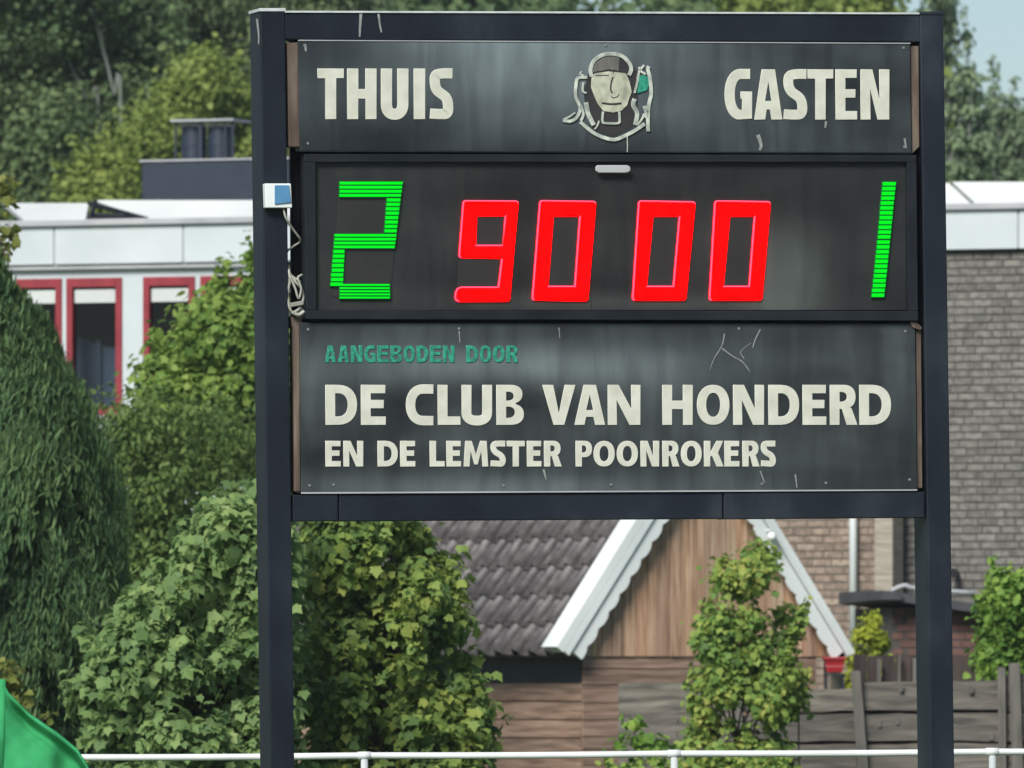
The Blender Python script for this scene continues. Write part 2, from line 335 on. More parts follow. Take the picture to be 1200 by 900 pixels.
def profile_clumps(prof, D, depth, K, r, flat=1.0, jitter=.25):
    """clumps inside a crown whose half-outline is given row by row: prof = [(py, pxl, pxr)], at distance D"""
    s = D / FPX; prof = sorted(prof); ys = [p[0] for p in prof]; out = []
    area = [max(1, (p[2] - p[1])) for p in prof]
    while len(out) < K:
        py = random.uniform(ys[0], ys[-1]); xl = np.interp(py, ys, [p[1] for p in prof]); xr = np.interp(py, ys, [p[2] for p in prof])
        if random.random() > (xr - xl) / max(area): continue
        rr = r * random.uniform(.45, 1.5); m = rr / s * .85
        lo, hi = xl + m, xr - m
        if lo > hi: lo = hi = (xl + xr) / 2; rr = min(rr, max(.25 * r, (xr - xl) * s * .45))
        u = random.uniform(-1, 1); u = math.copysign(abs(u) ** .7, u)
        px = (lo + hi) / 2 + u * (hi - lo) / 2
        ang = math.sqrt(max(0, 1 - u * u)) * depth
        dy = random.uniform(-1, 1); dy = math.copysign(abs(dy) ** .6, dy) * ang
        p = W(px, py + m * .5, D)
        out.append((p.x, p.y + dy, p.z, rr * random.uniform(.85, 1.2), rr, rr * flat * random.uniform(.8, 1.2)))
    return out
def plant(name, label, cat, base, clumps, n, size, material, trunk_r=.05, bark=None, stems=1, single=0, group=None, limbs=12, shoots=34, **kw):
    root = bpy.data.objects.new(name, None); C.objects.link(root); root.location = base; root['label'] = label; root['category'] = cat
    if group: root['group'] = group
    zt = max(c[2] for c in clumps); zs = sorted(c[2] for c in clumps); top = base[2] + (zt - base[2]) * .8
    mb = MB()
    cx = np.mean([c[0] for c in clumps]); cy = np.mean([c[1] for c in clumps])
    for k in range(stems):
        ox = random.uniform(-.5, .5) * (cx * 0 + (max(c[0] for c in clumps) - min(c[0] for c in clumps))) * (.6 if stems > 1 else .0)
        pts = []; rr = []
        for i in range(7):
            t = i / 6
            pts.append(((cx - base[0]) * t + ox * t + random.uniform(-1, 1) * trunk_r * .7, (cy - base[1]) * t + random.uniform(-1, 1) * trunk_r * .7, (top - base[2]) * t)); rr.append(trunk_r * (1.15 - t * .95))
        mb.tube(smoothpath(pts, 3), [trunk_r * (1.15 - .95 * i / 18) for i in range(19)], 7)
    mb.build('trunk', bark or M_bark, root, smooth=True)
    mb = MB(); ax = [Vector(p) for p in pts]
    for c in random.sample(clumps, min(limbs, len(clumps))):
        e = Vector(c[:3]) - Vector(base); t = min(.95, max(.15, (e.z / (top - base[2])) * .75)); s0 = ax[int(t * 6)]
        mid = s0.lerp(e, .5) + Vector((0, 0, .12 * (e - s0).length)); mb.tube(smoothpath([s0, mid, e], 3), [trunk_r * (.5 - .4 * i / 6) for i in range(7)], 5)
    mb.build('branches', bark or M_bark, root, smooth=True)
    # young shoots standing out of the outline
    rm = float(np.median([c[3] for c in clumps])); ctr = Vector((cx, cy, zt - (zt - base[2]) * .45)); extra = []
    for k in range(shoots):
        c = random.choice(clumps); v = (Vector(c[:3]) - ctr); v.z = max(v.z, 0) + abs(v.x) * .35 + rm; v = (v.normalized() + Vector((random.uniform(-.35, .35), random.uniform(-.3, .3), random.uniform(-.1, .3)))).normalized()
        for j in range(5):
            q = Vector(c[:3]) + v * rm * (.7 + j * .38); rs_ = rm * (.36 - .05 * j); extra.append((q.x, q.y, q.z, rs_, rs_, rs_))
    foliage(root, list(clumps) + extra, n, size, material, single, **kw)
    return root

# ================================================================== GROUND
mb = MB(); mb.add([(-700, -60, 0), (700, -60, 0), (700, 1500, 0), (-700, 1500, 0)], [(0, 1, 2, 3)])
mb.build('ground', M_grass, kind='structure')

# ================================================================== SCOREBOARD
BF = Frame(0, 50, 14)
board = BF.root('scoreboard', 'large navy framed scoreboard on two steel posts showing 2, 90 00 and 1', 'scoreboard')
def bpoly(pts, y=0.0): return [(v.x, v.z) for v in (BF.at(px, py, y) for px, py in pts)]
def bpart(name, pts, y0, y1, m, parent=board, bevel=.003, **kw):
    mb = MB(); mb.prism(bpoly(pts, y0), y0, y1); return mb.build(name, m, parent, bevel=bevel, **kw)
def plate(name, polys, y, thick, mats, parent, bev=.0015, hi=False, **kw):
    """letters and segments: outlines (with holes) in photo pixels laid on the board plane, with true thickness and rounded edges"""
    cu = bpy.data.curves.new('c', 'CURVE'); cu.dimensions = '2D'; cu.fill_mode = 'BOTH'
    cu.extrude = max(thick / 2 - bev, .0003); cu.bevel_depth = bev; cu.bevel_resolution = 1; cu.offset = -bev
    for pl in polys:
        q = bpoly(pl, y); sp = cu.splines.new('POLY'); sp.points.add(len(q) - 1)
        for i, (a, b) in enumerate(q): sp.points[i].co = (a, b, 0, 1)
        sp.use_cyclic_u = True
    ob = bpy.data.objects.new('c', cu); me = bpy.data.meshes.new_from_object(ob)
    bpy.data.objects.remove(ob); bpy.data.curves.remove(cu)
    n = len(me.vertices); co = np.empty(n * 3); me.vertices.foreach_get('co', co); co = co.reshape(-1, 3)
    new = np.stack([co[:, 0], y + thick / 2 - co[:, 2] - thick / 2, co[:, 1]], 1)
    me.vertices.foreach_set('co', new.reshape(-1)); me.name = name
    me.materials.clear()
    for m in (mats if isinstance(mats, (list, tuple)) else [mats]): me.materials.append(m)
    me.update()
    if hi and len(me.materials) > 1:        # bevelled rim carries the edge material
        for p in me.polygons: p.material_index = 0 if abs(p.normal.y) > .95 else 1
    else:
        for p in me.polygons: p.material_index = 0
    o = bpy.data.objects.new(name, me); C.objects.link(o); o.parent = parent
    for k, v in kw.items(): o[k] = v
    return o

# frame: posts, beams
def cap(px0, px1, py): return [(px0, py), (px1, py), (px1, py + 5), (px0, py + 5)]
bpart('post', [(305, 13), (334, 13), (348.5, 1162), (320.5, 1162)], 0, .235, M_post, bevel=.006)
bpart('post', [(1078, 17), (1105.5, 17), (1122.5, 1162), (1094.5, 1162)], 0, .235, M_post, bevel=.006)
bpart('post_cap', [(304, 9.5), (335, 9.5), (335, 13.3), (304, 13.3)], -.004, .239, M_galv, bevel=.002)
bpart('post_cap', [(1077, 13.5), (1106.5, 13.5), (1106.5, 17.2), (1077, 17.2)], -.004, .239, M_post, bevel=.002)
bpart('top_beam', [(334, 15), (1078, 17), (1078.5, 49), (334.5, 46)], .004, .16, M_post, bevel=.004)
bpart('beam_lip', [(334, 12.5), (1078, 14.6), (1078, 16.8), (334, 14.8)], -.004, .165, M_galv, bevel=.001)
for a, b, d in ((343.5, 396, 0), (397.6, 846.5, .004), (848.6, 1083.5, 0)):
    f = lambda x: 580 - 4 * (x - 343) / 745
    bpart('lower_beam', [(a, f(a)), (b, f(b)), (b, f(b) + 30.5), (a, f(a) + 31)], .004 + d, .16, M_post, bevel=.004)
bpart('back_panel', [(340, 47), (1079, 50), (1084, 577), (343.5, 580)], .17, .20, M_black, bevel=0)
# header box
bpart('edge_strip', [(336.5, 50), (349, 50), (351, 172), (338.5, 172)], .012, .10, M_rust)
bpart('edge_strip', [(1067, 54), (1076.5, 54), (1077.5, 172), (1069, 180)], .012, .10, M_rust)
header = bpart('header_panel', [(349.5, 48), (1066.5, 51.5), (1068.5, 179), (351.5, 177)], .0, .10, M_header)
bpart('panel_lip', [(350, 46.6), (1067, 50.2), (1067, 51.3), (350, 47.8)], -.004, .02, M_gutter, bevel=0)
bpart('panel_lip', [(351, 176), (1068.6, 178.4), (1068.6, 180), (351, 177.8)], -.005, .0, M_frame, bevel=0)
# display box
bpart('display_housing', [(357.5, 181), (1074, 182), (1076, 375), (359, 373.5)], .012, .16, M_frame)
for q in ([(357.5, 180.5), (1074, 181.5), (1074, 190), (357.5, 190)], [(359, 363.5), (1076, 364.5), (1076, 376), (359, 374)],
          [(357.5, 190.2), (370, 190.2), (371, 363.3), (358.9, 363.3)], [(1063, 190.2), (1074, 190.2), (1075.9, 364.3), (1064, 364.3)]):
    bpart('housing_rim', q, -.028, .012, M_frame, bevel=.003)
smoke = bpart('display_panel', [(370.3, 190.3), (1062.8, 190.3), (1063.8, 363.2), (371, 363.2)], .0, .0115, M_smoke, bevel=0)
bpart('panel_joint', [(692, 191), (692.8, 191), (693.6, 363), (692.8, 363)], -.001, .0, M_black, bevel=0)
bpart('light_sensor', [(700, 193.5), (736, 193.5), (739, 196), (739, 200), (735, 202.5), (702, 202.5), (698, 200), (698, 196)], -.04, -.0285, M_gutter, bevel=.004)
# sponsor box
bpart('edge_strip', [(344, 384), (351, 384), (352, 576), (345, 576)], .012, .10, M_rust)
bpart('edge_strip', [(1073.5, 384), (1079.5, 384), (1081, 572), (1075, 572)], .012, .10, M_rust)
sponsor = bpart('sponsor_panel', [(351.5, 378), (1072.5, 379), (1075, 574.5), (353, 578)], .0, .10, M_sponsor)
bpart('panel_lip', [(353, 576.8), (1075, 573.4), (1075, 575), (353, 578.6)], -.004, .0, M_gutter, bevel=0)
bpart('corner_bracket', [(1066, 377), (1073, 376), (1081, 384), (1079, 387), (1070, 384)], -.012, -.001, M_rust)
M_screw = mat('dull_screw', [(.10, .105, .11), (.2, .205, .2)], (200, 200, 200), rough=.6)
# small fixings
for px, py in ((357, 53), (361, 168), (1059, 56), (1060, 172), (710, 53), (361, 386), (538, 385), (1061, 388), (363, 569), (716, 568), (391, 568), (893, 567), (968, 566), (1066, 562), (590, 569), (866, 385)):
    bpart('screw', [(px + 1.7 * math.cos(k * math.pi / 3), py + 1.7 * math.sin(k * math.pi / 3)) for k in range(6)], -.004, -.0002, M_screw, bevel=.0008)

# ---- lettering: every glyph is its own outline, drawn in a box w x h (y up), stem t
def arcpts(cx, cy, rx, ry, a0, a1, n=14, e=2.4):
    o = []
    for i in range(n + 1):
        a = R(a0 + (a1 - a0) * i / n); c, s_ = math.cos(a), math.sin(a)
        o.append((cx + rx * math.copysign(abs(c) ** (2 / e), c), cy + ry * math.copysign(abs(s_) ** (2 / e), s_)))
    return o
def ribbon(pts, t):
    L, Rr = [], []
    for i, p in enumerate(pts):
        a = pts[max(i - 1, 0)]; b = pts[min(i + 1, len(pts) - 1)]; dx, dy = b[0] - a[0], b[1] - a[1]; n = math.hypot(dx, dy) or 1
        tt = t[i] if isinstance(t, list) else t
        L.append((p[0] - dy / n * tt / 2, p[1] + dx / n * tt / 2)); Rr.append((p[0] + dy / n * tt / 2, p[1] - dx / n * tt / 2))
    return L + Rr[::-1]
def glyph(ch, w, h, t):
    b = t * .86           # thickness of level bars
    if ch == 'I': return [[(0, 0), (w, 0), (w, h), (0, h)]]
    if ch == 'T': m = w / 2; return [[(m - t / 2, 0), (m + t / 2, 0), (m + t / 2, h - b), (w, h - b), (w, h), (0, h), (0, h - b), (m - t / 2, h - b)]]
    if ch == 'H': y = h * .5; return [[(0, 0), (t, 0), (t, y - b / 2), (w - t, y - b / 2), (w - t, 0), (w, 0), (w, h), (w - t, h), (w - t, y + b / 2), (t, y + b / 2), (t, h), (0, h)]]
    if ch == 'L': return [[(0, 0), (w, 0), (w * .98, b), (t, b), (t, h), (0, h)]]
    if ch == 'E': y = h * .52; return [[(0, 0), (w, 0), (w, b), (t, b), (t, y - b / 2), (w * .92, y - b / 2), (w * .92, y + b / 2), (t, y + b / 2), (t, h - b), (w * .98, h - b), (w * .98, h), (0, h)]]
    if ch == 'N': return [[(0, 0), (t * .95, 0), (t * .9, h * .62), (w - t * 1.12, 0), (w, 0), (w, h), (w - t * .95, h), (w - t * .92, h * .40), (t * 1.1, h), (0, h)]]
    if ch == 'M': a = w * .07; return [[(0, 0), (t * .95, 0), (t * 1.1, h * .6), (w / 2 - t * .28, h * .08), (w / 2 + t * .28, h * .08), (w - t * 1.1, h * .6), (w - t * .95, 0), (w, 0), (w - a, h), (w - a - t, h), (w / 2, h * .46), (a + t, h), (a, h)]]
    if ch == 'V': return [[(w / 2 - t * .55, 0), (w / 2 + t * .55, 0), (w, h), (w - t * 1.1, h), (w / 2, h * .28), (t * 1.1, h), (0, h)]]
    if ch == 'A':
        return [[(0, 0), (t * 1.05, 0), (t * 1.05 + w * .05, h * .2), (w - t * 1.05 - w * .05, h * .2), (w - t * 1.05, 0), (w, 0), (w / 2 + t * .62, h), (w / 2 - t * .62, h)],
                [(w / 2 - w * .115, h * .37), (w / 2 + w * .115, h * .37), (w / 2, h * .76)]]
    if ch == 'K': return [[(0, 0), (t, 0), (t, h * .38), (t * 1.25, h * .42), (w - t * 1.15, 0), (w, 0), (w - t * .95 + w * .02, h * .54), (w * .97, h), (w - t * 1.15, h), (t, h * .56), (t, h), (0, h)]]
    if ch == 'O': return [arcpts(w / 2, h / 2, w / 2, h / 2, 0, 354, 34, 2.2), arcpts(w / 2, h / 2, w / 2 - t * .95, h / 2 - b * .95, 0, 354, 34, 2.2)]
    def bowl(x0, x1, y0, y1, k=.62):      # closed counter: straight at the left, round at the right
        rx = min((x1 - x0) * k, (y1 - y0) * .9); return [(x0, y0)] + arcpts(x1 - rx, (y0 + y1) / 2, rx, (y1 - y0) / 2, -88, 88, 14, 2.3) + [(x0, y1)]
    if ch == 'D': return [bowl(0, w, 0, h, .62), bowl(t, w - t * .95, b, h - b, .8)]
    if ch in 'PR':
        y0 = h * (.36 if ch == 'P' else .40); x1 = w if ch == 'P' else w * .93
        bw = bowl(t, x1, y0, h, .75); hole = bowl(t, x1 - t * .9, y0 + b * .85, h - b * .85, .8)
        if ch == 'P': return [[(0, 0), (t, 0)] + bw + [(0, h)], hole]
        return [[(0, 0), (t, 0), (t, y0), (t * 1.2, y0), (w - t * 1.12, 0), (w, 0), (w * .78, y0 * 1.05)] + [q for q in bw[1:] if q[0] > w * .70 or q[1] > h * .7] + [(0, h)], hole]
    if ch == 'B':
        m = h * .53; lo = arcpts(w * .52, m / 2, w * .48, m / 2, -88, 70, 12, 2.3); up = arcpts(w * .50, (m + h) / 2, w * .45, (h - m) / 2, -66, 88, 12, 2.3)
        return [[(0, 0)] + lo + up + [(0, h)], bowl(t, w - t * .92, b * .82, m - b * .36, .8), bowl(t, w * .95 - t * .9, m + b * .36, h - b * .82, .8)]
    if ch == 'U':
        r = w / 2 - t / 2; p = [(t / 2, h), (t / 2, h * .6), (t / 2, h * .4)] + arcpts(w / 2, h * .30, r, h * .30 - b / 2, 180, 360, 14, 2.3) + [(w - t / 2, h * .4), (w - t / 2, h * .6), (w - t / 2, h)]
        return [ribbon(p, t)]
    if ch == 'C':
        p = [(w - .5, h - b / 2)] + arcpts(w * .62, h / 2, w * .62 - t / 2, h / 2 - b / 2, 88, 272, 20, 2.2) + [(w - .5, b / 2)]
        return [ribbon(p, t * .96)]
    if ch == 'G':
        p = [(w * .93, h - b / 2)] + arcpts(w * .60, h / 2, w * .60 - t / 2, h / 2 - b / 2, 85, 262, 20, 2.2)
        rb = ribbon(p, t * .96); n = len(p); Lf = rb[:n]; Rt = rb[n:][::-1]      # Lf = outer or inner side
        return [Lf_join(Lf, Rt, w, h, t, b)]
    if ch == 'S':
        c = [(w * .93, h - b * .5), (w * .55, h - b * .5), (w * .24, h * .86), (t * .52, h * .72), (w * .32, h * .55), (w * .70, h * .42), (w - t * .52, h * .26), (w * .72, h * .10), (w * .40, b * .5), (w * .03, b * .55)]
        q = [(v.x, v.y) for v in smoothpath([(x, y, 0) for x, y in c], 5)]
        return [ribbon(q, min(t * .93, w * (.375 if h > .1 and w > 24 else .33)))]
def Lf_join(L, Rr, w, h, t, b):
    # the ribbon runs over the top, down the left and under; its lower end turns up into the spur of the G
    inner = L if L[8][0] > Rr[8][0] else Rr; outer = Rr if inner is L else L
    return outer + [(w, b * .10), (w, h * .56), (w * .58, h * .56), (w * .58, h * .56 - b * .8), (w - t * .95, h * .56 - b * .8), (w - t * .95, b * 1.0)] + inner[::-1]
def strip_letter(centre, wpx, y0, thick, bev, mats, panel):
    L, Rr, Li, Ri = [], [], [], []
    b = bev / .00417
    for i, p in enumerate(centre):
        a = centre[max(i - 1, 0)]; c = centre[min(i + 1, len(centre) - 1)]; dx, dy = c[0] - a[0], c[1] - a[1]; n = math.hypot(dx, dy) or 1; ux, uy = -dy / n, dx / n
        ex = (b if i == 0 else -b if i == len(centre) - 1 else 0); tx, ty = dx / n * ex, dy / n * ex
        for lst, h_ in ((L, wpx / 2), (Rr, -wpx / 2)): lst.append((p[0] + ux * h_, p[1] + uy * h_))
        for lst, h_ in ((Li, wpx / 2 - b), (Ri, -wpx / 2 + b)): lst.append((p[0] + ux * h_ + tx, p[1] + uy * h_ + ty))
    mb = MB(); q = lambda lst, y: [(x, y, z) for x, z in bpoly(lst, y0)]
    n = len(centre); vs = q(L, y0) + q(Rr, y0) + q(L, y0 - thick + bev) + q(Rr, y0 - thick + bev) + q(Li, y0 - thick) + q(Ri, y0 - thick)
    f0 = [(4 * n + i, 4 * n + i + 1, 5 * n + i + 1, 5 * n + i) for i in range(n - 1)]
    f1 = [(a + i, a + i + 1, b_ + i + 1, b_ + i) for i in range(n - 1) for a, b_ in ((0, 2 * n), (2 * n, 4 * n), (n, 3 * n), (3 * n, 5 * n))]
    for i in (0, n - 1): f1 += [(i, n + i, 3 * n + i, 2 * n + i), (2 * n + i, 3 * n + i, 5 * n + i, 4 * n + i)]
    mb.add(vs, f0, 0); mb.add(vs, f1, 1); return mb.build('letter', mats, panel)
def letters(seq, y0, y1, panel, t, m=M_cream, edge=M_creamhi, film=True, slant=0):
    h = y1 - y0
    for ch, x0, x1 in seq:
        w = x1 - x0
        if ch == 'S':
            c = [(w * .95, h - t * .45), (w * .56, h - t * .45), (w * .27, h * .865), (t * .5, h * .72), (w * .33, h * .565), (w * .68, h * .425), (w - t * .5, h * .26), (w * .72, h * .115), (w * .42, t * .45), (w * .03, t * .5)]
            strip_letter([(x0 + v.x, y1 - v.y) for v in smoothpath([(x, y, 0) for x, y in c], 6)], min(t * .92, w * .42), 0.0, .0032, .0014, [m, edge], panel); continue
        gl = glyph(ch, w, h, min(t, w * .46) if ch != 'I' else t)
        pl = [[(x0 + x + slant * y, y1 - y) for x, y in p] for p in gl]
        plate('letter', pl, -.0022, .0032, [m, edge], panel, bev=.0014, hi=True)
def film(x0, y0, x1, y1, panel, g=4):
    bpart('backing_film', [(x0 - g, y0 - g), (x1 + g, y0 - g), (x1 + g, y1 + g), (x0 - g, y1 + g)], -.0008, .0, M_plum, panel, bevel=0)
letters([('T', 372, 403), ('H', 406.7, 441.3), ('U', 446.3, 478.7), ('I', 484.7, 498.3), ('S', 503, 531.7)], 80.3, 139.7, header, 13.2)
letters([('G', 848.8, 881.4), ('A', 883.6, 917), ('S', 917.5, 946.5), ('T', 946.3, 976.5), ('E', 978.9, 1004.5), ('N', 1008.3, 1042.2)], 81.3, 140.2, header, 12.6)
letters([('D', 381.2, 418.5), ('E', 422.8, 452.1), ('C', 475.3, 508.4), ('L', 512.8, 539.9), ('U', 540.9, 576.7), ('B', 581.5, 614), ('V', 635.5, 674.3), ('A', 672.9, 709.3), ('N', 712.1, 750.5),
         ('H', 776, 811.8), ('O', 816.6, 854.9), ('N', 859, 895.4), ('D', 900.2, 936.6), ('E', 940.3, 968.4), ('R', 972.3, 1005), ('D', 1006.8, 1044.3)], 451, 498, sponsor, 11.6)
letters([('E', 381.2, 399.4), ('N', 402.3, 425.7), ('D', 442.3, 466.2), ('E', 468.8, 486.8), ('L', 503.4, 521.4), ('E', 523, 540.3), ('M', 543.1, 572.3), ('S', 574.3, 593), ('T', 593.8, 615), ('E', 617.3, 634.5), ('R', 637.4, 658.5),
         ('P', 674.4, 693.9), ('O', 695.5, 720.4), ('O', 722.7, 747.6), ('N', 750.5, 772.5), ('R', 776, 796.5), ('O', 797.8, 822.4), ('K', 824.8, 848.2), ('E', 848.8, 866.6), ('R', 869.8, 890.4), ('S', 891.2, 909.5)], 516.6, 546.8, sponsor, 7.6)
xs = np.linspace(379.5, 533.6, 11)
letters([(c, xs[i] + .9, xs[i + 1] - .9) for i, c in enumerate('AANGEBODEN')], 404.8, 424.8, sponsor, 4.6, M_greenl, M_greenl)
xs = np.linspace(545.3, 608.3, 5)
letters([(c, xs[i] + .9, xs[i + 1] - .9) for i, c in enumerate('DOOR')], 404.8, 424.8, sponsor, 4.6, M_greenl, M_greenl)

# ---- club crest in relief
def cz(pts): return [(640 + x / 6, 40 + y / 6) for x, y in pts]
def stroke(pts, wpx, y=-.006, m=M_cream, th=.005):
    q = [(v.x, v.y) for v in smoothpath([(x, yy, 0) for x, yy in cz(pts)], 5)] if len(pts) > 2 else cz(pts)
    return plate('crest_line', [ribbon(q, wpx * (1.25 if wpx > 1.5 and y > -.007 else 1))], y, th, m, header, bev=.001)
M_plumc = mat('crest_dark_ground', [(.010, .009, .011), (.018, .015, .017)], rough=.7)
M_capg = mat('crest_cap_grey', [(.06, .058, .052), (.15, .145, .13)], (25, 25, 6), rough=.7)
M_face = mat('crest_face_cream', [(.22, .23, .17), (.36, .37, .28), (.50, .51, .40)], (22, 22, 16), rough=.6)
M_cgrey = mat('crest_line_cream', [(.16, .18, .16), (.36, .39, .34), (.52, .55, .48)], (22, 22, 18), rough=.6)
plate('crest_ground', [cz([(290, 300), (330, 180), (460, 120), (590, 180), (650, 280), (640, 560), (600, 660), (470, 720), (330, 680), (280, 560), (265, 420)])], -.0012, .0012, M_plumc, header, bev=.0002)
plate('crest_cap', [cz([(322, 270), (345, 200), (400, 160), (470, 145), (515, 165), (510, 258), (440, 248)])], -.003, .003, M_capg, header, bev=.0005)
plate('crest_face', [cz([(320, 300), (345, 275), (440, 262), (560, 275), (585, 330), (602, 405), (585, 450), (570, 500), (530, 540), (470, 552), (400, 540), (362, 490), (335, 430), (315, 370)])], -.005, .004, M_face, header, bev=.001)
for pts, wd in (([(320, 300), (312, 250), (335, 190), (390, 150), (460, 138), (535, 155), (585, 205), (598, 250), (582, 290)], 3.6),
                ([(290, 305), (225, 308), (210, 360), (208, 440), (240, 520), (215, 585), (170, 612), (118, 606)], 3.0),
                ([(205, 552), (165, 580), (122, 600)], 1.8), ([(262, 340), (258, 400), (285, 415)], 2.0),
                ([(240, 500), (262, 560), (245, 610)], 2.4), ([(280, 480), (296, 560), (335, 640)], 4.2), ([(372, 610), (360, 645), (340, 670)], 1.6),
                ([(240, 618), (320, 685), (400, 725), (480, 742), (560, 712), (640, 668), (692, 630)], 3.4),
                ([(718, 685), (716, 600), (722, 500), (738, 420), (732, 320), (716, 250), (722, 225)], 3.4),
                ([(690, 218), (655, 262), (640, 340), (622, 415)], 2.2), ([(652, 232), (668, 262), (700, 282)], 2.0), ([(622, 455), (612, 500), (640, 560), (625, 640)], 4.0),
                ([(690, 505), (706, 560), (690, 585)], 3.6), ([(640, 640), (672, 600), (690, 560)], 2.0),
                ([(400, 545), (396, 608), (412, 626), (505, 626), (516, 600), (514, 545)], 2.2), ([(570, 720), (572, 790), (570, 830)], 1.1), ([(250, 262), (238, 280), (262, 288)], 1.6)):
    stroke(pts, wd, m=M_cgrey)
plate('crest_patch', [cz([(655, 292), (690, 288), (725, 312), (722, 360), (708, 395), (640, 418), (650, 350)])], -.005, .004, M_greenl, header, bev=.001)
for pts, wd in (([(470, 300), (456, 350), (455, 395), (468, 415)], 1.7), ([(392, 484), (460, 492), (530, 486)], 2.2), ([(455, 432), (470, 448), (500, 440), (512, 420)], 1.0), ([(345, 292), (440, 288)], .9), ([(470, 250), (472, 276)], .7)):
    stroke(pts, wd, y=-.0075, m=M_plumc, th=.002)

# ---- seven segment digits
def seg(q, parent, on, inn=(), joints=()):
    """a glowing tube segment: the outline is rounded over, the mitres where it meets its neighbours are not"""
    P = [Vector(p) for p in bpoly(q)]; n = len(P); near = lambda p, lst: any((Vector(p) - Vector(r)).length < .01 for r in lst)
    ar = sum(P[i].x * P[(i + 1) % n].y - P[(i + 1) % n].x * P[i].y for i in range(n)); sg = 1 if ar > 0 else -1
    d = []
    for i in range(n):
        a, b = q[i], q[(i + 1) % n]; joint = near(a, inn) != near(b, inn) or any(near(a, j) and near(b, j) for j in joints); d.append(0 if joint else .006)
    F_ = []
    for i in range(n):
        e0 = (P[i] - P[i - 1]).normalized(); e1 = (P[(i + 1) % n] - P[i]).normalized(); n0 = Vector((-e0.y, e0.x)) * sg; n1 = Vector((-e1.y, e1.x)) * sg
        a0 = P[i] + n0 * d[i - 1]; a1 = P[i] + n1 * d[i]; cr = e0.x * e1.y - e0.y * e1.x
        F_.append(a1 if abs(cr) < .02 else a0 + e0 * (((a1 - a0).x * e1.y - (a1 - a0).y * e1.x) / cr))
    mb = MB(); vs = [(v.x, -.002, v.y) for v in P] + [(v.x, -.009, v.y) for v in P] + [(v.x, -.014, v.y) for v in F_]
    mb.add(vs, [tuple(range(2 * n, 3 * n)), tuple(range(n - 1, -1, -1))])
    for i in range(n):
        j = (i + 1) % n; e = P[j] - P[i]; nx, nz = e.y * sg, -e.x * sg
        mb.add([vs[i], vs[j], vs[n + j], vs[n + i]], [(0, 1, 2, 3)], 0); mb.add([vs[n + i], vs[n + j], vs[2 * n + j], vs[2 * n + i]], [(0, 1, 2, 3)], 1 if d[i] and (nz > abs(nx) * .3 or nx < -abs(nz) * .3) else 0)  # upper and left bevels carry the painted highlight
    return mb.build('segment', on, parent)
RED = [M_red, M_redhi]
def corner(p, a, b, k=3.2):
    p, a, b = Vector(p), Vector(a), Vector(b); return [tuple(p + (a - p).normalized() * k), tuple(p + ((a - p).normalized() + (b - p).normalized()) * k * .3), tuple(p + (b - p).normalized() * k)]
def zero(o, i):
    base = plate('digit', [[(o[0][0] + 1, o[0][1] + 3), (o[1][0] - 1, o[1][1] + 3), (o[2][0] - 1, o[2][1] - 3), (o[3][0] + 1, o[3][1] - 3)]], -.0018, .0018, M_off, board, bev=.0003)
    m = lambda a, b: ((a[0] + b[0]) / 2, (a[1] + b[1]) / 2)
    ol, il, orr, ir = m(o[0], o[3]), m(i[0], i[3]), m(o[1], o[2]), m(i[1], i[2])
    c0 = corner(o[0], o[3], o[1]); c1 = corner(o[1], o[0], o[2]); c2 = corner(o[2], o[1], o[3]); c3 = corner(o[3], o[2], o[0])
    for q in ([c0[1], c0[2], c1[0], c1[1], i[1], i[0]], [i[3], i[2], c2[1], c2[2], c3[0], c3[1]], [c0[0], c0[1], i[0], il, ol], [ol, il, i[3], c3[1], c3[2]],
              [i[1], c1[1], c1[2], orr, ir], [ir, orr, c2[0], c2[1], i[2]]): seg(q, base, RED, list(i) + [il, ir])
zero([(631.7, 234.5), (698.3, 235.5), (688.6, 353.3), (622.5, 352)], [(648.3, 254), (678.3, 254), (672.5, 335), (642.0, 335)])
zero([(747.5, 234.8), (814.8, 236), (803.3, 352.3), (740, 352.3)], [(765, 254), (795, 254), (788, 335), (757.5, 335)])
zero([(836.7, 234.8), (902.8, 235.8), (892.5, 352.3), (830, 352.3)], [(855, 254), (883, 254), (876.7, 335), (847.5, 335)])
# the 9
base = plate('digit', [[(543, 238), (606, 238), (596, 350), (534, 350)]], -.0018, .0018, M_off, board, bev=.0003)
o = [(541.9, 234.6), (607.5, 235), (597, 353.6), (532.5, 353.6)]; i = [(558.5, 253.5), (591, 253.5), (588.8, 287), (557.2, 287)]
c0 = corner(o[0], (536.8, 300), o[1]); c1 = corner(o[1], o[0], o[2]); c2 = corner(o[2], o[1], o[3]); c3 = corner((536.6, 302.3), (588, 303), o[0]); 
for q in ([c0[1], c0[2], c1[0], c1[1], i[1], i[0]], [c0[0], c0[1], i[0], i[3], c3[1], c3[2]], [i[3], i[2], (587, 303.4), c3[0], c3[1]],
          [i[1], c1[1], c1[2], (601.6, 299), (587, 303.4), i[2]], [(587, 303.4), (601.6, 299), c2[0], c2[1], (583, 336)],
          [(583, 336), c2[1], c2[2]] + corner((531.5, 354), o[2], (533.5, 336), 6) + corner((533.8, 336), (531.5, 354), (583, 336), 6)): seg(q, base, RED, list(i), [[i[2], (587, 303.4)], [(587, 303.4), (601.6, 299)], [(583, 336), c2[1]]])
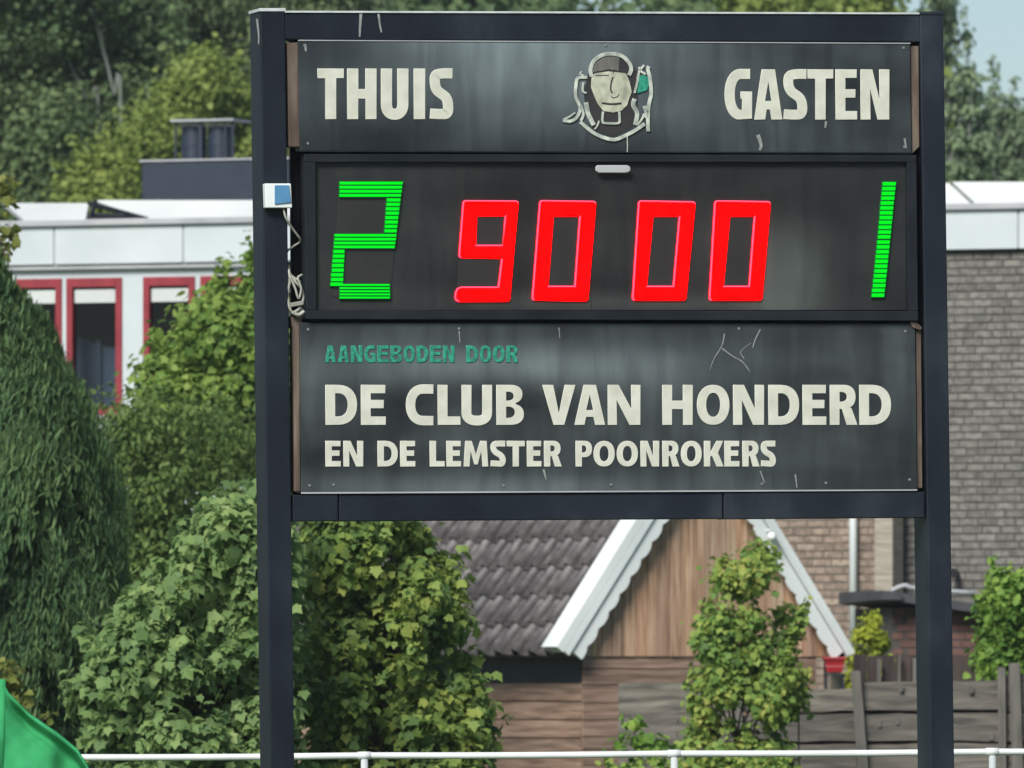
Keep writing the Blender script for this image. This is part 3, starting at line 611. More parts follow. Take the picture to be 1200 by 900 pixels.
# green digits: each segment is a stack of thin glowing strips
GRN = [M_green, M_greenhi]
def strips(q, parent, n, gap=.7):
    """q = tl, tr, br, bl; n level strips"""
    polys = []
    L = lambda a, b, t: (a[0] + (b[0] - a[0]) * t, a[1] + (b[1] - a[1]) * t)
    hh = (q[3][1] - q[0][1]) / n
    for k in range(n):
        t0 = k / n + gap / 2 / (hh * n); t1 = (k + 1) / n - gap / 2 / (hh * n); j = random.uniform(-.2, .2)
        a, b, c, d = L(q[0], q[3], t0), L(q[1], q[2], t0), L(q[1], q[2], t1), L(q[0], q[3], t1)
        polys.append([(a[0] + j, a[1]), (b[0] + j, b[1]), (c[0] + j, c[1]), (d[0] + j, d[1])])
    return plate('segment', polys, -.010, .014, GRN, parent, bev=.0022, hi=True)
base = plate('digit', [[(399, 214), (470, 214), (457, 348), (388, 348)]], -.0018, .0018, M_off, board, bev=.0003)
strips([(397.5, 212.3), (472.3, 212.3), (469.8, 231.4), (397.2, 231.4)], base, 4)
strips([(452.8, 231.8), (469.6, 231.8), (464.8, 273.2), (449.8, 273.2)], base, 8)
strips([(391.5, 273.6), (464.9, 273.6), (462.5, 291.6), (390.6, 291.6)], base, 4)
strips([(390.2, 292.0), (403.8, 292.0), (401.8, 335.8), (386.6, 335.8)], base, 8)
strips([(397.5, 332.2), (457.0, 332.2), (457.2, 350.6), (397.5, 350.6)], base, 5)
base = plate('digit', [[(1034, 214), (1049, 214), (1036, 347), (1021.5, 347)]], -.0018, .0018, M_off, board, bev=.0003)
strips([(1033.9, 212.6), (1050, 212.6), (1043.2, 280.5), (1027.8, 280.5)], base, 12)
strips([(1027.7, 280.9), (1043.1, 280.9), (1036.0, 348.8), (1020.6, 348.8)], base, 12)
# droppings and scratches on the frame
def smear(pts, wpx, y, m=M_drop):
    q = [(v.x, v.y) for v in smoothpath([(x, yy, 0) for x, yy in pts], 4)]
    plate('dropping_streak', [ribbon(q, [wpx * (1.1 - .6 * i / len(q)) for i in range(len(q))])], y, .0012, m, board, bev=.0002)
for pts, wd, y in (([(423, 15), (422, 30), (421.5, 43)], 3.2, .002), ([(443.5, 16), (445, 28), (447, 38)], 2.6, .002), ([(297 + 4, 22), (300 + 3, 40), (303, 52)], 2.2, -.002), ([(357.5, 52), (358.5, 60)], 3, -.002),
                   ([(849, 391), (846, 405), (837, 420), (832, 433)], 1.4, -.002), ([(846, 408), (858, 417), (870, 424), (879, 436)], 1.6, -.002), ([(891, 386), (885, 398), (882, 408)], 1.6, -.002), ([(872, 420), (868, 412), (880, 402)], 1.0, -.002),
                   ([(888, 158), (892, 170), (890, 176)], 4.2, -.002), ([(968, 142), (967, 150)], 2.6, -.002), ([(1060, 162), (1062, 174)], 2.4, -.002), ([(637, 550), (640, 562)], 2.2, -.002), ([(891, 552), (896, 566)], 1.8, -.002),
                   ([(538, 388), (539, 402)], 1.3, -.002), ([(932, 556), (934, 572)], 1.6, -.002), ([(655, 384), (656, 396)], 1.2, -.002)):
    smear(pts, wd, y)
# junction box and cables on the left post
jb = bpart('junction_box', [(310.5, 215), (341, 215), (342.5, 243.5), (311.5, 243.5)], -.055, -.001, M_white, bevel=.004)
bpart('box_cover', [(322, 217), (339, 217), (341.5, 237.5), (322, 239.5)], -.062, -.0555, M_bluebox, jb, bevel=.003)
def cable(name, pts, r, m=M_cable):
    mb = MB(); mb.tube(smoothpath([tuple(BF.at(a, b, y)) for a, b, y in pts], 6), r, 7); return mb.build(name, m, board, smooth=True)
cable('cable', [(332, 243, -.03), (335, 255, -.04), (343, 268, -.02), (351, 279, .0), (352, 283, .03), (345, 288, .05), (337, 294, .03), (335.5, 303, .01), (337, 314, .02), (342, 323, .02), (352, 330, .0)], .0055)
cable('cable', [(338, 316, .01), (340, 328, .0), (337, 345, .01), (340, 362, .0), (346, 368, .01), (355, 362, .02)], .0075)
cable('cable', [(338, 318, .02), (346, 330, .0), (354, 340, .01), (355, 352, .0), (350, 362, -.005), (344, 366, .0)], .007)
cable('cable', [(340, 324, -.01), (346, 338, -.01), (350, 350, -.01), (353, 338, -.01), (349, 326, -.01), (354, 322, .0)], .006)
cable('cable', [(342, 366, -.01), (350, 369, -.01), (356, 365, .0)], .010)
bpart('cable_tie', [(340, 355), (356, 352), (356, 357), (341, 360)], -.022, -.012, M_cable)
bpart('bracket', [(341, 371), (354, 371), (354, 386), (343, 384)], .02, .12, M_rust)

# ================================================================== WHITE BUILDING WITH BRICK WALL
def brick_field(fr, wall, stuff_name, m, regions, px_range, z0, z1, y, L=.21, H=.0825, rng=None, keep=lambda px, py: False, limit=290, xr=None):
    """courses of bricks on the local plane y; those for which keep() holds (the ones in view) become objects"""
    rnd = random.Random(3); x0, x1 = xr; joint = .011; row = 0; z = z1 - H; rest = MB(); made = 0
    mb = MB(); hx, hz = (L - .003) / 2, (H - joint * 1.15) / 2
    c = .004
    vs = [(-hx, 0, -hz), (hx, 0, -hz), (hx, 0, hz), (-hx, 0, hz), (-hx + c, -.010, -hz + c), (hx - c, -.010, -hz + c), (hx - c, -.010, hz - c), (-hx + c, -.010, hz - c)]
    fs = [(4, 5, 6, 7), (0, 1, 5, 4), (1, 2, 6, 5), (2, 3, 7, 6), (3, 0, 4, 7)]
    me = bpy.data.meshes.new('brick'); me.from_pydata(vs, [], fs); me.materials.append(m)
    while z > z0:
        x = x0 + (L / 2 if row % 2 else 0) + rnd.uniform(0, .08)
        while x + L <= x1:
            cxx, czz = x + L / 2, z + H / 2; dy = rnd.uniform(-.003, .003); dx = rnd.uniform(-.003, .003); sc = rnd.uniform(.96, 1.0)
            Y = fr.Y0 + cxx * fr.s + y * fr.c; X = fr.X0 + cxx * fr.c - y * fr.s
            px = 600 + X / Y * FPX; py = HOR - (czz - EYE) / Y * FPX
            if keep(px, py) and made < limit:
                o = bpy.data.objects.new('brick', me); C.objects.link(o); o.parent = wall
                o.location = (cxx + dx, y + dy, czz + rnd.uniform(-.002, .002)); o.scale = (sc, 1, sc); o.rotation_euler = (0, rnd.uniform(-.006, .006), 0); made += 1
            else:
                rest.add([(vx * sc + cxx + dx, vy + y + dy, vz + czz) for vx, vy, vz in vs], fs)
            x += L
        for xa0, xb0 in ((x + .003, x1), (x0, x0 + ((L / 2 if row % 2 else 0)))):
            if xb0 - xa0 > .03 and xb0 <= x1 + .001:
                rest.add([(xa0, y, z + .006), (xb0, y, z + .006), (xb0, y, z + H - .006), (xa0, y, z + H - .006), (xa0, y - .010, z + .008), (xb0, y - .010, z + .008), (xb0, y - .010, z + H - .008), (xa0, y - .010, z + H - .008)], fs)
        z -= H; row += 1
    rest.build(stuff_name, m, wall, kind='stuff'); return made
BG = Frame(0, 110, -21.8)
bld = BG.root('flat_roofed_building', 'white flat roofed building with red framed windows at left and grey brick wall at right', 'building')
def gpoly(pts, y=0.0): return [(v.x, v.z) for v in (BG.at(px, py, y) for px, py in pts)]
def gx(px, y=0): return BG.at(px, 300, y).x
Z = lambda py: BG.at(150, py, 0).z
zt, zpt, zpb, zs, zw = Z(257), Z(264.5), Z(309), Z(317), Z(325)
xL, xR, xM = gx(-420), gx(1560), gx(322)
zsill = 4.42
mb = MB()                                  # wall body: white bays left with openings left free
openings = [(-75, -12), (18, 73), (78, 143.5), (168, 229), (235, 298)]
xs_ = [xL] + [gx(p) for o_ in openings for p in o_] + [xM]
for k in range(0, len(xs_), 2): mb.box(xs_[k], xs_[k + 1], 0, .28, .0, zw - .0)
for a, b in openings: mb.box(gx(a) + .0005, gx(b) - .0005, .004, .28, .0, zsill)
mb.box(xL, xM, 0.001, .28, zw + .001, zpt)
mb.build('wall', M_whitep, bld)
mb = MB(); mb.box(xM + .002, xR, .0, .28, 0, zpb); wallb = mb.build('brick_wall', M_mortar, bld)
nb = brick_field(BG, wallb, 'bricks', M_brick, None, None, 0.3, zpb - .03, 0, xr=(xM + .02, xR), keep=lambda px, py: 1102 < px < 1206 and py < 740 or (1044 < px < 1090 and 600 < py < 700), limit=298)
mb = MB(); mb.box(xL, xR, .281, 10.5, zpb, zpt - .02); mb.box(xL, xL + .25, .281, 10.5, 0, zpb - .002); mb.box(xR - .25, xR, .281, 10.5, 0, zpb - .002); mb.box(xL, xR, 10.51, 10.7, 0, zpt - .02)
mb.build('roof', M_roofd, bld)
seams = [-235, -83, 68, 219, 382, 545, 708, 871, 1034, 1197, 1362, 1528]
for a, b in zip(seams[:-1], seams[1:]):
    mb = MB(); mb.box(gx(a) + .011, gx(b) - .011, -.10, -.002, zpb, zpt); mb.build('parapet_panel', M_whitep, bld, bevel=.004)
mb = MB(); mb.box(xL, xR, -.085, -.0025, zpb + .01, zpt - .01); mb.build('parapet_backing', M_gutter, bld)
mb = MB(); mb.box(xL, xR, -.15, .32, zpt + .001, zt); mb.build('coping', M_gutter, bld, bevel=.01)
mb = MB(); mb.box(xL, gx(322), -.07, -.001, zs + .02, zpb - .001); mb.build('soffit_strip', M_gutter, bld)
# windows
for a, b in openings:
    x0, x1 = gx(a) + .002, gx(b) - .002; t = .075; mb = MB()
    mb.box(x0, x0 + t, -.02, .09, zsill, zw); mb.box(x1 - t, x1, -.02, .09, zsill, zw); mb.box(x0 + t, x1 - t, -.02, .09, zw - .10, zw); mb.box(x0 + t, x1 - t, -.02, .09, zsill, zsill + .09)
    wf = mb.build('window', M_redp, bld, bevel=.004)
    mb = MB(); mb.box(x0 + t, x1 - t, .04, .05, zsill + .09, zw - .10); mb.build('pane', M_glass, wf)
    mb = MB(); zb = zw - .27
    n = 6
    for k in range(n): mb.box(x0 + t + .015, x1 - t - .015, .012 + .002 * (k % 2), .034, zb + k * .024, zb + k * .024 + .022)
    mb.build('blind', M_sheet, wf)
    mb = MB(); mb.box(x0 - .01, x1 + .01, -.07, .0, zsill - .05, zsill); mb.build('sill', M_gutter, wf)
mb = MB()          # the room seen through the panes
mb.box(gx(-90), gx(310), 2.2, 2.25, 3.4, zpb - .05); mb.box(gx(-90), gx(310), .30, 2.2, 3.4, 3.44); mb.build('room_wall', M_dark, bld)
mb = MB(); a, b = gx(86, .6), gx(140, .9)
mb.prism([(a, 4.0), (b + .15, 4.0), (b + .15, Z(408) + .02), (b - .1, Z(402)), (a - .05, Z(386))], .55, .60); mb.prism([(a + .32, 4.0), (a + .38, 4.0), (a + .37, Z(398)), (a + .31, Z(396))], .50, .548)
mb.build('reflection_panel', M_slate, bld)  # added slate shape behind the pane, standing in for a reflection in the glass
# white sheets of a raised roof light above the coping
def sheet(name, pts, y0, y1, m=M_sheet):
    """pts = lower edge (x px pair) and upper edge (x px pair) of a sheet leaning back"""
    (la, lb, lpy), (ua, ub, upy) = pts
    A, B = BG.at(la, lpy, y0), BG.at(lb, lpy, y0); D_, E_ = BG.at(ub, upy, y1), BG.at(ua, upy, y1); off = Vector((0, .02, -.045))
    mb = MB(); mb.hexa([A, B, D_, E_], [A + off, B + off, D_ + off, E_ + off]); return mb.build(name, m, bld)
sheet('roof_light_sheet', ((28, 100, 258), (4, 104, 238)), .34, .75)
sheet('roof_light_sheet', ((172, 420, 258), (110, 420, 234.5)), .34, .75)
sheet('roof_light_sheet', ((422, 760, 255), (422, 760, 230)), .34, .75)
sheet('roof_light_sheet', ((762, 1150, 250), (762, 1112, 214.5)), .34, .75)
sheet('roof_light_sheet', ((1154, 1500, 248), (1116, 1500, 213)), .34, .75)
mb = MB()
for p, q in (((104, 238, .74), (172, 257, .36)), ((112, 236, .74), (106, 257, .36)), ((106, 257, .36), (172, 257, .36)), ((109, 252, .5), (160, 253, .5))):
    mb.tube([BG.at(*p[:2], p[2]), BG.at(*q[:2], q[2])], .03, 6)
mb.build('roof_light_frame', M_frame, bld)
mb = MB(); mb.box(gx(96), gx(180), .9, .95, zt + .0, zt + .17); mb.build('roof_light_back', M_rust, bld)
# plant box with two round vents on the roof
RB = Frame(-5.0, 114, -21.8)
rb = RB.root('rooftop_plant_box', 'long navy sheet metal box on the roof left of the scoreboard carrying two round vents', 'roof plant'); rb.location.z = zpt - .02
def rpt(px, py, y): v = RB.at(px, py, y); return Vector((v.x, v.y, v.z - (zpt - .02)))
a, b = rpt(166, 190, 0), rpt(338, 192, 0)
mb = MB(); mb.box(a.x, b.x, 0, 1.6, 0.0, a.z); mb.build('housing', M_navybox, rb, bevel=.01)
mb = MB(); mb.box(a.x - .02, b.x + .02, -.02, 1.62, a.z + .001, a.z + .022); mb.build('lid', M_gutter, rb)
for pxc in (227.5, 258.5):
    c0 = rpt(pxc, 190, .5); r = .142; zt_ = rpt(pxc, 149, .5).z; zm = rpt(pxc, 171, .5).z
    mb = MB()
    prof = [(r, c0.z + .022), (r, zm - .01), (r * 1.03, zm - .008), (r * 1.03, zm + .012), (r, zm + .014), (r * .98, zt_)]
    n = 20; vs = [(c0.x + q * math.cos(2 * math.pi * k / n), .5 + q * math.sin(2 * math.pi * k / n), z) for q, z in prof for k in range(n)]
    fs = [(i * n + k, i * n + (k + 1) % n, (i + 1) * n + (k + 1) % n, (i + 1) * n + k) for i in range(len(prof) - 1) for k in range(n)] + [tuple(range((len(prof) - 1) * n, len(prof) * n))]
    mb.add(vs, fs); mb.build('vent', M_navybox, rb)
    mb = MB(); mb.box(c0.x - .13, c0.x + .13, .38, .62, zt_, zt_ + .022); mb.build('vent_rim', M_gutter, rb)
c = rpt(210, 142, .5); d = rpt(284, 142, .5); e = rpt(243, 149, .5)
mb = MB(); mb.box(c.x, d.x, .25, .75, c.z - .02, c.z + .004); mb.build('rain_cover', M_gutter, rb)
mb = MB()
for px in (214, 242, 244, 272, 281): v = rpt(px, 149, .5); mb.box(v.x - .01, v.x + .01, .3, .32, .3, c.z - .021)
mb.build('cover_legs', M_navybox, rb)

# ================================================================== BROWN BRICK EXTENSION WITH DOWNPIPE
EX = Frame(0, 109.4, -21.8)
ext = EX.root('brick_extension', 'brown brick house wall behind the white drainpipe, seen under the scoreboard', 'house')
ex0, ex1 = EX.at(700, 500).x, EX.at(1026, 500).x
mb = MB(); mb.box(ex0, ex1, 0, .3, 0, EX.at(900, 425).z); M_mortar2 = mat('brown_mortar', [(.09, .075, .06), (.14, .12, .10)], (8, 8, 8), rough=.95)
wl = mb.build('wall', M_mortar2, ext)
mb = MB(); mb.box(ex0 - .1, ex1 + .1, -.12, .3, EX.at(900, 425).z + .002, EX.at(900, 414).z); mb.build('roof_edge', M_white, ext)
brick_field(EX, wl, 'bricks', M_brickb, None, None, 0.3, EX.at(900, 427).z, 0, xr=(ex0 + .01, ex1), keep=lambda px, py: 890 < px < 1026 and 604 < py < 772, limit=298)
e2 = EX.at(1047, 500).x
mb = MB(); mb.box(ex1 + .002, e2, -.03, .3, 0, EX.at(900, 425).z); pier = mb.build('corner_pier', mat('tan_brick', [(.19, .165, .13), (.27, .24, .19), (.34, .31, .26)], (3, 3, 30), rough=.9, bump=.5, bscale=(2, 2, 75)), ext)
P0 = EX.at(1000, 600, -.09)
mb = MB(); mb.tube([(P0.x, -.09, EX.at(1000, 425).z), (P0.x, -.09, 1.85)], .042, 12); dp = mb.build('downpipe', M_white, ext, smooth=True)
mb = MB(); zc = EX.at(1000, 703).z; mb.tube([(P0.x, -.09, zc - .012), (P0.x, -.09, zc + .012)], .052, 12); mb.build('pipe_clip', M_gutter, dp)

# ================================================================== LOW OUTBUILDING
OB = Frame(4.1, 104, 9)
ob = OB.root('brick_outbuilding', 'low red brown brick outbuilding with dark felt roof edge behind the right post', 'outbuilding')
o0, o1 = OB.at(1046, 740).x, OB.at(1185, 740).x; ztop = OB.at(1060, 712).z
mb = MB(); mb.box(o0, o1, 0, 2.0, 0, ztop); wl = mb.build('wall', M_mortar, ob)
brick_field(OB, wl, 'bricks', M_brickr, None, None, 1.2, ztop, 0, xr=(o0, o1), keep=lambda px, py: 1040 < px < 1150 and 700 < py < 800, limit=250)
r0, r1 = OB.at(1033, 700, -.25).x, OB.at(1190, 700, -.25).x
def ob3(px, py, y): return OB.at(px, py, y)
mb = MB(); a = ob3(1034, 694, -.25); b = ob3(1190, 716, -.25)
mb.hexa([(a.x, -.25, a.z - .07), (b.x, -.25, b.z - .07), (b.x, -.25, b.z + .02), (a.x, -.25, a.z + .02)], [(a.x, 2.1, a.z - .10), (b.x, 2.1, b.z - .10), (b.x, 2.1, b.z + .02), (a.x, 2.1, a.z + .02)])
mb.build('roof', M_roofd, ob)
mb = MB(); a = ob3(1044, 692, -.2); b = ob3(1085, 695, -.2); mb.tube(smoothpath([(a.x, -.2, a.z - .005), ((a.x + b.x) / 2 - .04, -.2, a.z + .05), (b.x - .1, -.2, b.z + .045), (b.x + .5, -.2, b.z + .0)], 4), .028, 6); mb.build('roof_edge_roll', M_gutter, ob, smooth=True)
mb = MB(); a = ob3(1031, 697, -.30); mb.box(a.x, a.x + .22, -.34, -.252, a.z - .05, a.z + .02); mb.build('gutter_end', M_roofd, ob)
mb = MB(); v = BG.at(1121, 672, -.05); mb.tube([(v.x, -.05, v.z), (v.x + .02, -.22, v.z)], [.035, .055], 8); o = mb.build('overflow_spout', M_black, None); o.location = (BG.X0, BG.Y0, 0); o.rotation_euler.z = BG.yaw
o['label'] = 'small black spout sticking out of the grey brick wall beside the right post'; o['category'] = 'spout'

# ================================================================== TIMBER SHED
SH = Frame((682 - 600) * 95 / FPX, 95, 31.6)
sh = SH.root('timber_shed', 'brown timber shed with grey pantile roof and white scalloped gable boards', 'shed')
g_, e_, Wd, LEN = .15, .28, 2.585, 5.2
RISE = 2.15
s95 = 95 / FPX
ze = EYE + (HOR - 766) * s95; zapex = ze + RISE; xa = Wd / 2
sl_ = Vector((xa + e_, 0, RISE)).length; SX, SZ = (xa + e_) / sl_, RISE / sl_      # unit up-slope
zl = lambda py: EYE + (HOR - py) * s95
def roofz(x): return ze + (min(x, Wd - x) + e_) * RISE / (xa + e_)
# inner carcass
mb = MB(); mb.box(.03, Wd - .03, .03, LEN, 0, ze + .20); mb.prism([(.05, ze + .201), (Wd - .05, ze + .201), (xa, zapex - .28)], .03, LEN)
mb.build('carcass', M_navy, sh)
# side wall boards (left), level
zs_ = [zl(800) - .172 * k for k in range(13)]
for k in range(12):
    if zs_[k + 1] < 0: break
    mb = MB(); mb.hexa([(0, .0, zs_[k + 1]), (-.018, .0, zs_[k + 1] + .006), (-.006, .0, zs_[k] - .006), (.012, 0, zs_[k] - .006)], [(0, LEN, zs_[k + 1]), (-.018, LEN, zs_[k + 1] + .006), (-.006, LEN, zs_[k] - .006), (.012, LEN, zs_[k] - .006)])
    mb.build('side_board', M_hside, sh)
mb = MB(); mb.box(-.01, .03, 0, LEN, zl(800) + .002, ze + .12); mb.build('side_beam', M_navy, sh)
mb = MB(); mb.box(-e_ + .03, -e_ + .06, -g_ + .02, LEN, ze - .02, ze + .05); mb.build('fascia', M_navy, sh)
# gable wall: level boards below, upright boards above
zsplit = zl(769.5)
z = zsplit; k = 0
while z > .1:
    h = (.115, .15, .17, .15, .16)[k % 5]; 
    mb = MB(); mb.hexa([(.002, -.006, z - h + .006), (Wd, -.006, z - h + .006), (Wd, -.016, z - h + .012), (.002, -.016, z - h + .012)], [(.002, -.0, z - .001), (Wd, -.0, z - .001), (Wd, .02, z - .001), (.002, .02, z - .001)])
    mb = MB(); mb.box(.002, Wd, -.014 - .003 * (k % 2), .028, z - h + .006, z - .002); mb.build('level_board', M_hboard, sh, bevel=.003)
    z -= h; k += 1
x = -e_ + .07; k = 0
rr = random.Random(5)
while x < Wd + e_ - .1:
    wv = rr.choice([.11, .13, .15, .125]); x1 = min(x + wv, Wd + e_ - .09)
    za, zb_ = roofz(x) - .10, roofz(x1 - .006) - .10
    if max(za, zb_) > zsplit + .05:
        pl = [(x, zsplit + .003), (x1 - .006, zsplit + .003), (x1 - .006, max(zb_, zsplit + .01)), (x, max(za, zsplit + .01))]
        if x < xa < x1: pl = pl[:3] + [(xa, roofz(xa) - .10)] + pl[3:]
        mb = MB(); mb.prism(pl, -.03 - .004 * (k % 2), .0); mb.build('upright_board', M_vboard, sh, bevel=.002)
    x = x1; k += 1
# right-hand corner post, open bay
mb = MB(); mb.box(Wd + .19, Wd + .31, .02, .14, 0, ze + .25); mb.build('corner_post', mat('light_post_wood', [(.17, .14, .10), (.26, .22, .17)], (20, 20, 3), rough=.8), sh)
mb = MB(); mb.box(Wd - .05, Wd + .40, 2.0, 2.05, 0, ze + .2); mb.build('bay_back', M_navy, sh)
# roof
mb = MB(); T_ = .05
A = Vector((-e_, 0, ze)); B_ = Vector((xa, 0, zapex)); nrm = Vector((-SZ, 0, SX)) * T_
for sgn in (1, -1):
    f = (lambda v: v) if sgn == 1 else (lambda v: Vector((Wd - v.x, v.y, v.z)))
    q = [f(A + nrm * -1.2), f(B_ + Vector((-.002, 0, -.10))), f(B_ + Vector((-.002, 0, -.03))), f(A + nrm * -.3)]
    mb.hexa([v + Vector((0, -g_ + .03, 0)) for v in q], [v + Vector((0, LEN + .1, 0)) for v in q])
roof = mb.build('roof', M_navy, sh)
prof = [(0, .012), (.025, -.004), (.07, -.018), (.13, -.020), (.175, -.006), (.20, .030), (.225, .062), (.252, .074), (.28, .062), (.306, .022)]
gl_, th = .385, .014
vs, fs = [], []
for j, (yy, dz) in enumerate(((0, .030), (gl_, .0))):
    vs += [(a, yy, b + dz) for a, b in prof]
n = len(prof); vs += [(a, 0, b + .030 - th - .012) for a, b in prof]
fs = [(i, i + 1, n + i + 1, n + i) for i in range(n - 1)] + [(2 * n + i, 2 * n + i + 1, i + 1, i) for i in range(n - 1)]
vs += [(prof[-1][0], gl_, prof[-1][1] - th), (prof[0][0], gl_, prof[0][1] - th)]
fs += [(n - 1, 3 * n - 1, 3 * n, 2 * n - 1), (0, n, 3 * n + 1, 2 * n)]
tme = bpy.data.meshes.new('roof_tile'); tme.from_pydata(vs, [], fs); tme.materials.append(M_tile)
tme.polygons.foreach_set('use_smooth', [True] * (n - 1) + [False] * (len(fs) - n + 1)); tme.update()
gauge = sl_ / 8; rt = random.Random(4)
for sgn in (1, -1):
    up = Vector((SX * sgn, 0, SZ)); nn = Vector((-SZ * sgn, 0, SX)); ac = up.cross(nn) * 1.0          # across
    org = Vector((-e_ if sgn == 1 else Wd + e_, 0, ze))
    for r_ in range(8):
        for c_ in range(17):
            v0 = -g_ + .13 + c_ * .30
            o = bpy.data.objects.new('roof_tile', tme); C.objects.link(o); o.parent = roof
            ax = Vector((0, 1, 0)) if sgn == 1 else Vector((0, -1, 0))
            # right-handed basis (x across, y up the slope, z outward)
            x_ax = up.cross(nn).normalized()
            st = v0 if x_ax.y > 0 else v0 + .30
            m = Matrix((x_ax, up, nn)).transposed().to_4x4()
            p = org + up * (r_ * gauge - .03 + rt.uniform(-.006, .006)) + nn * (.004 + rt.uniform(0, .004)) + Vector((0, st, 0))
            o.matrix_basis = Matrix.Translation(p) @ m @ Matrix.Rotation(rt.uniform(-.012, .012), 4, 'Z')
mb = MB(); 
for c_ in range(15):
    y0 = -g_ + c_ * .36; mb.tube([(xa, y0, zapex + .03), (xa, y0 + .38, zapex + .012)], [.10, .092], 10)
mb.build('ridge_cap', M_tile, sh, smooth=True)
# verge boards
def rake(name, offa, offb, y0, y1, m, wave=0, ends=(0, 1), parent=sh, bev=.002):
    """board lying along both... one rake; offa/offb = distance below the roof line, measured square to it"""
    return
for sgn in (1, -1):
    mir = (lambda x: x) if sgn == 1 else (lambda x: Wd - x)
    up = Vector((SX, 0, SZ)); dn = Vector((SZ, 0, -SX))
    A0 = Vector((-e_, 0, ze))
    def pt(t, off): v = A0 + up * t + dn * off; return (mir(v.x), v.z)
    Lr = sl_
    tlow = lambda off: off * SX / SZ * 1.0                       # level cut at the foot
    mb = MB()                                                     # scalloped board
    top = [pt(t, .035) for t in (.02, Lr)]
    N = 78; low = []
    for i in range(N + 1):
        t = Lr - (Lr - .22) * i / N; ph = (t / .235) % 1.0
        o_ = .175 + .042 * abs(math.sin(math.pi * ph)) ** .55
        low.append(pt(t, o_))
    poly = [pt(.02, .035), pt(Lr, .035)] + low + [pt(.15, .20)]
    mbv = MB()
    for i in range(N):                                            # as thin slices so that it stays a clean solid
        t0 = Lr - (Lr - .06) * i / N; t1 = Lr - (Lr - .06) * (i + 1) / N
        f_ = lambda t: .140 + .040 * abs(math.sin(math.pi * ((t / .20) % 1.0))) ** .55
        q = [pt(t0, .035), pt(t0, f_(t0)), pt(t1, f_(t1)), pt(t1, .035)]
        mbv.prism(q, -g_ - .012, -g_ + .012)
    mbv.build('scalloped_board', M_white, sh)
    mb = MB(); vt = -.035 if sgn == 1 else .005; q = [pt(.0, vt), pt(Lr + .02, vt), pt(Lr + .02, .033), pt(.0, .033)]; mb.prism(q, -g_ - .035, -g_ + .012); mb.build('verge_board', M_white, sh, bevel=.004)
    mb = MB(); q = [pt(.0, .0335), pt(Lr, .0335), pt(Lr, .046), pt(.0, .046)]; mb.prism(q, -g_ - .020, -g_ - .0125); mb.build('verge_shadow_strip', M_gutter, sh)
    mb = MB(); wv = .24 if sgn == 1 else .08; ct, cb = (-.128, -.036) if sgn == 1 else (-.055, .004); q = [pt(-.015, ct), pt(Lr + .03, ct), pt(Lr + .03, cb), pt(-.015, cb)]; mb.prism(q, -g_ - .036, -g_ + wv); mb.build('verge_capping', M_white, sh, bevel=.004)
# globe lamp at the right-hand rake
mb = MB(); n = 12; rr_ = .045; cxl, czl = SH.at(904, 629, -g_ - .08).x, zl(629) + .1
vs = []; fs = []
for i in range(9):
    th_ = math.pi * i / 8
    vs += [(cxl + rr_ * math.sin(th_) * math.cos(2 * math.pi * k / n), -g_ - .09 + rr_ * math.sin(th_) * math.sin(2 * math.pi * k / n), SH.at(904, 629, -g_ - .09).z + rr_ * math.cos(th_)) for k in range(n)]
fs = [(i * n + k, i * n + (k + 1) % n, (i + 1) * n + (k + 1) % n, (i + 1) * n + k) for i in range(8) for k in range(n)]
mb.add(vs, fs); lamp = mb.build('globe_lamp', M_white, sh, smooth=True)
mb = MB(); v = SH.at(904, 629, -g_ - .09); mb.tube([(v.x + .01, -g_ - .012, v.z + .06), (v.x, -g_ - .09, v.z + .045)], .02, 8); mb.build('lamp_arm', M_galv, lamp)

# red tub on a dark stand in the open bay, pale yellow bells on stems
t = W(979, 786, 95.9); tub = bpy.data.objects.new('storage_tub', None); C.objects.link(tub); tub.location = (t.x, 96.2, 0)
tub['label'] = 'bright red plastic tub on a dark stand beside the shed corner post'; tub['category'] = 'tub'
def ztub(py): return EYE + (HOR - py) * 96.2 / FPX
mb = MB(); mb.hexa([(-.07, -.1, ztub(788)), (.07, -.1, ztub(788)), (.07, .1, ztub(788)), (-.07, .1, ztub(788))], [(-.095, -.13, ztub(773)), (.095, -.13, ztub(773)), (.095, .13, ztub(773)), (-.095, .13, ztub(773))]); mb.build('body', M_redtub, tub, bevel=.006)
mb = MB(); mb.box(-.11, .11, -.145, .145, ztub(773), ztub(770)); mb.build('lid', M_redtub, tub, bevel=.004)
mb = MB(); mb.box(-.085, .085, -.115, -.105, ztub(781), ztub(779)); mb.build('band', mat('pink_band', [(.6, .2, .22), (.65, .25, .26)]), tub)
mb = MB()
for sx in (-1, 1):
    for sy in (-1, 1): mb.box(sx * .08 - .012, sx * .08 + .012, sy * .1 - .012, sy * .1 + .012, 0, ztub(789) - .002)
mb.box(-.1, .1, -.12, .12, ztub(791), ztub(789)); mb.build('stand', M_navy, tub)
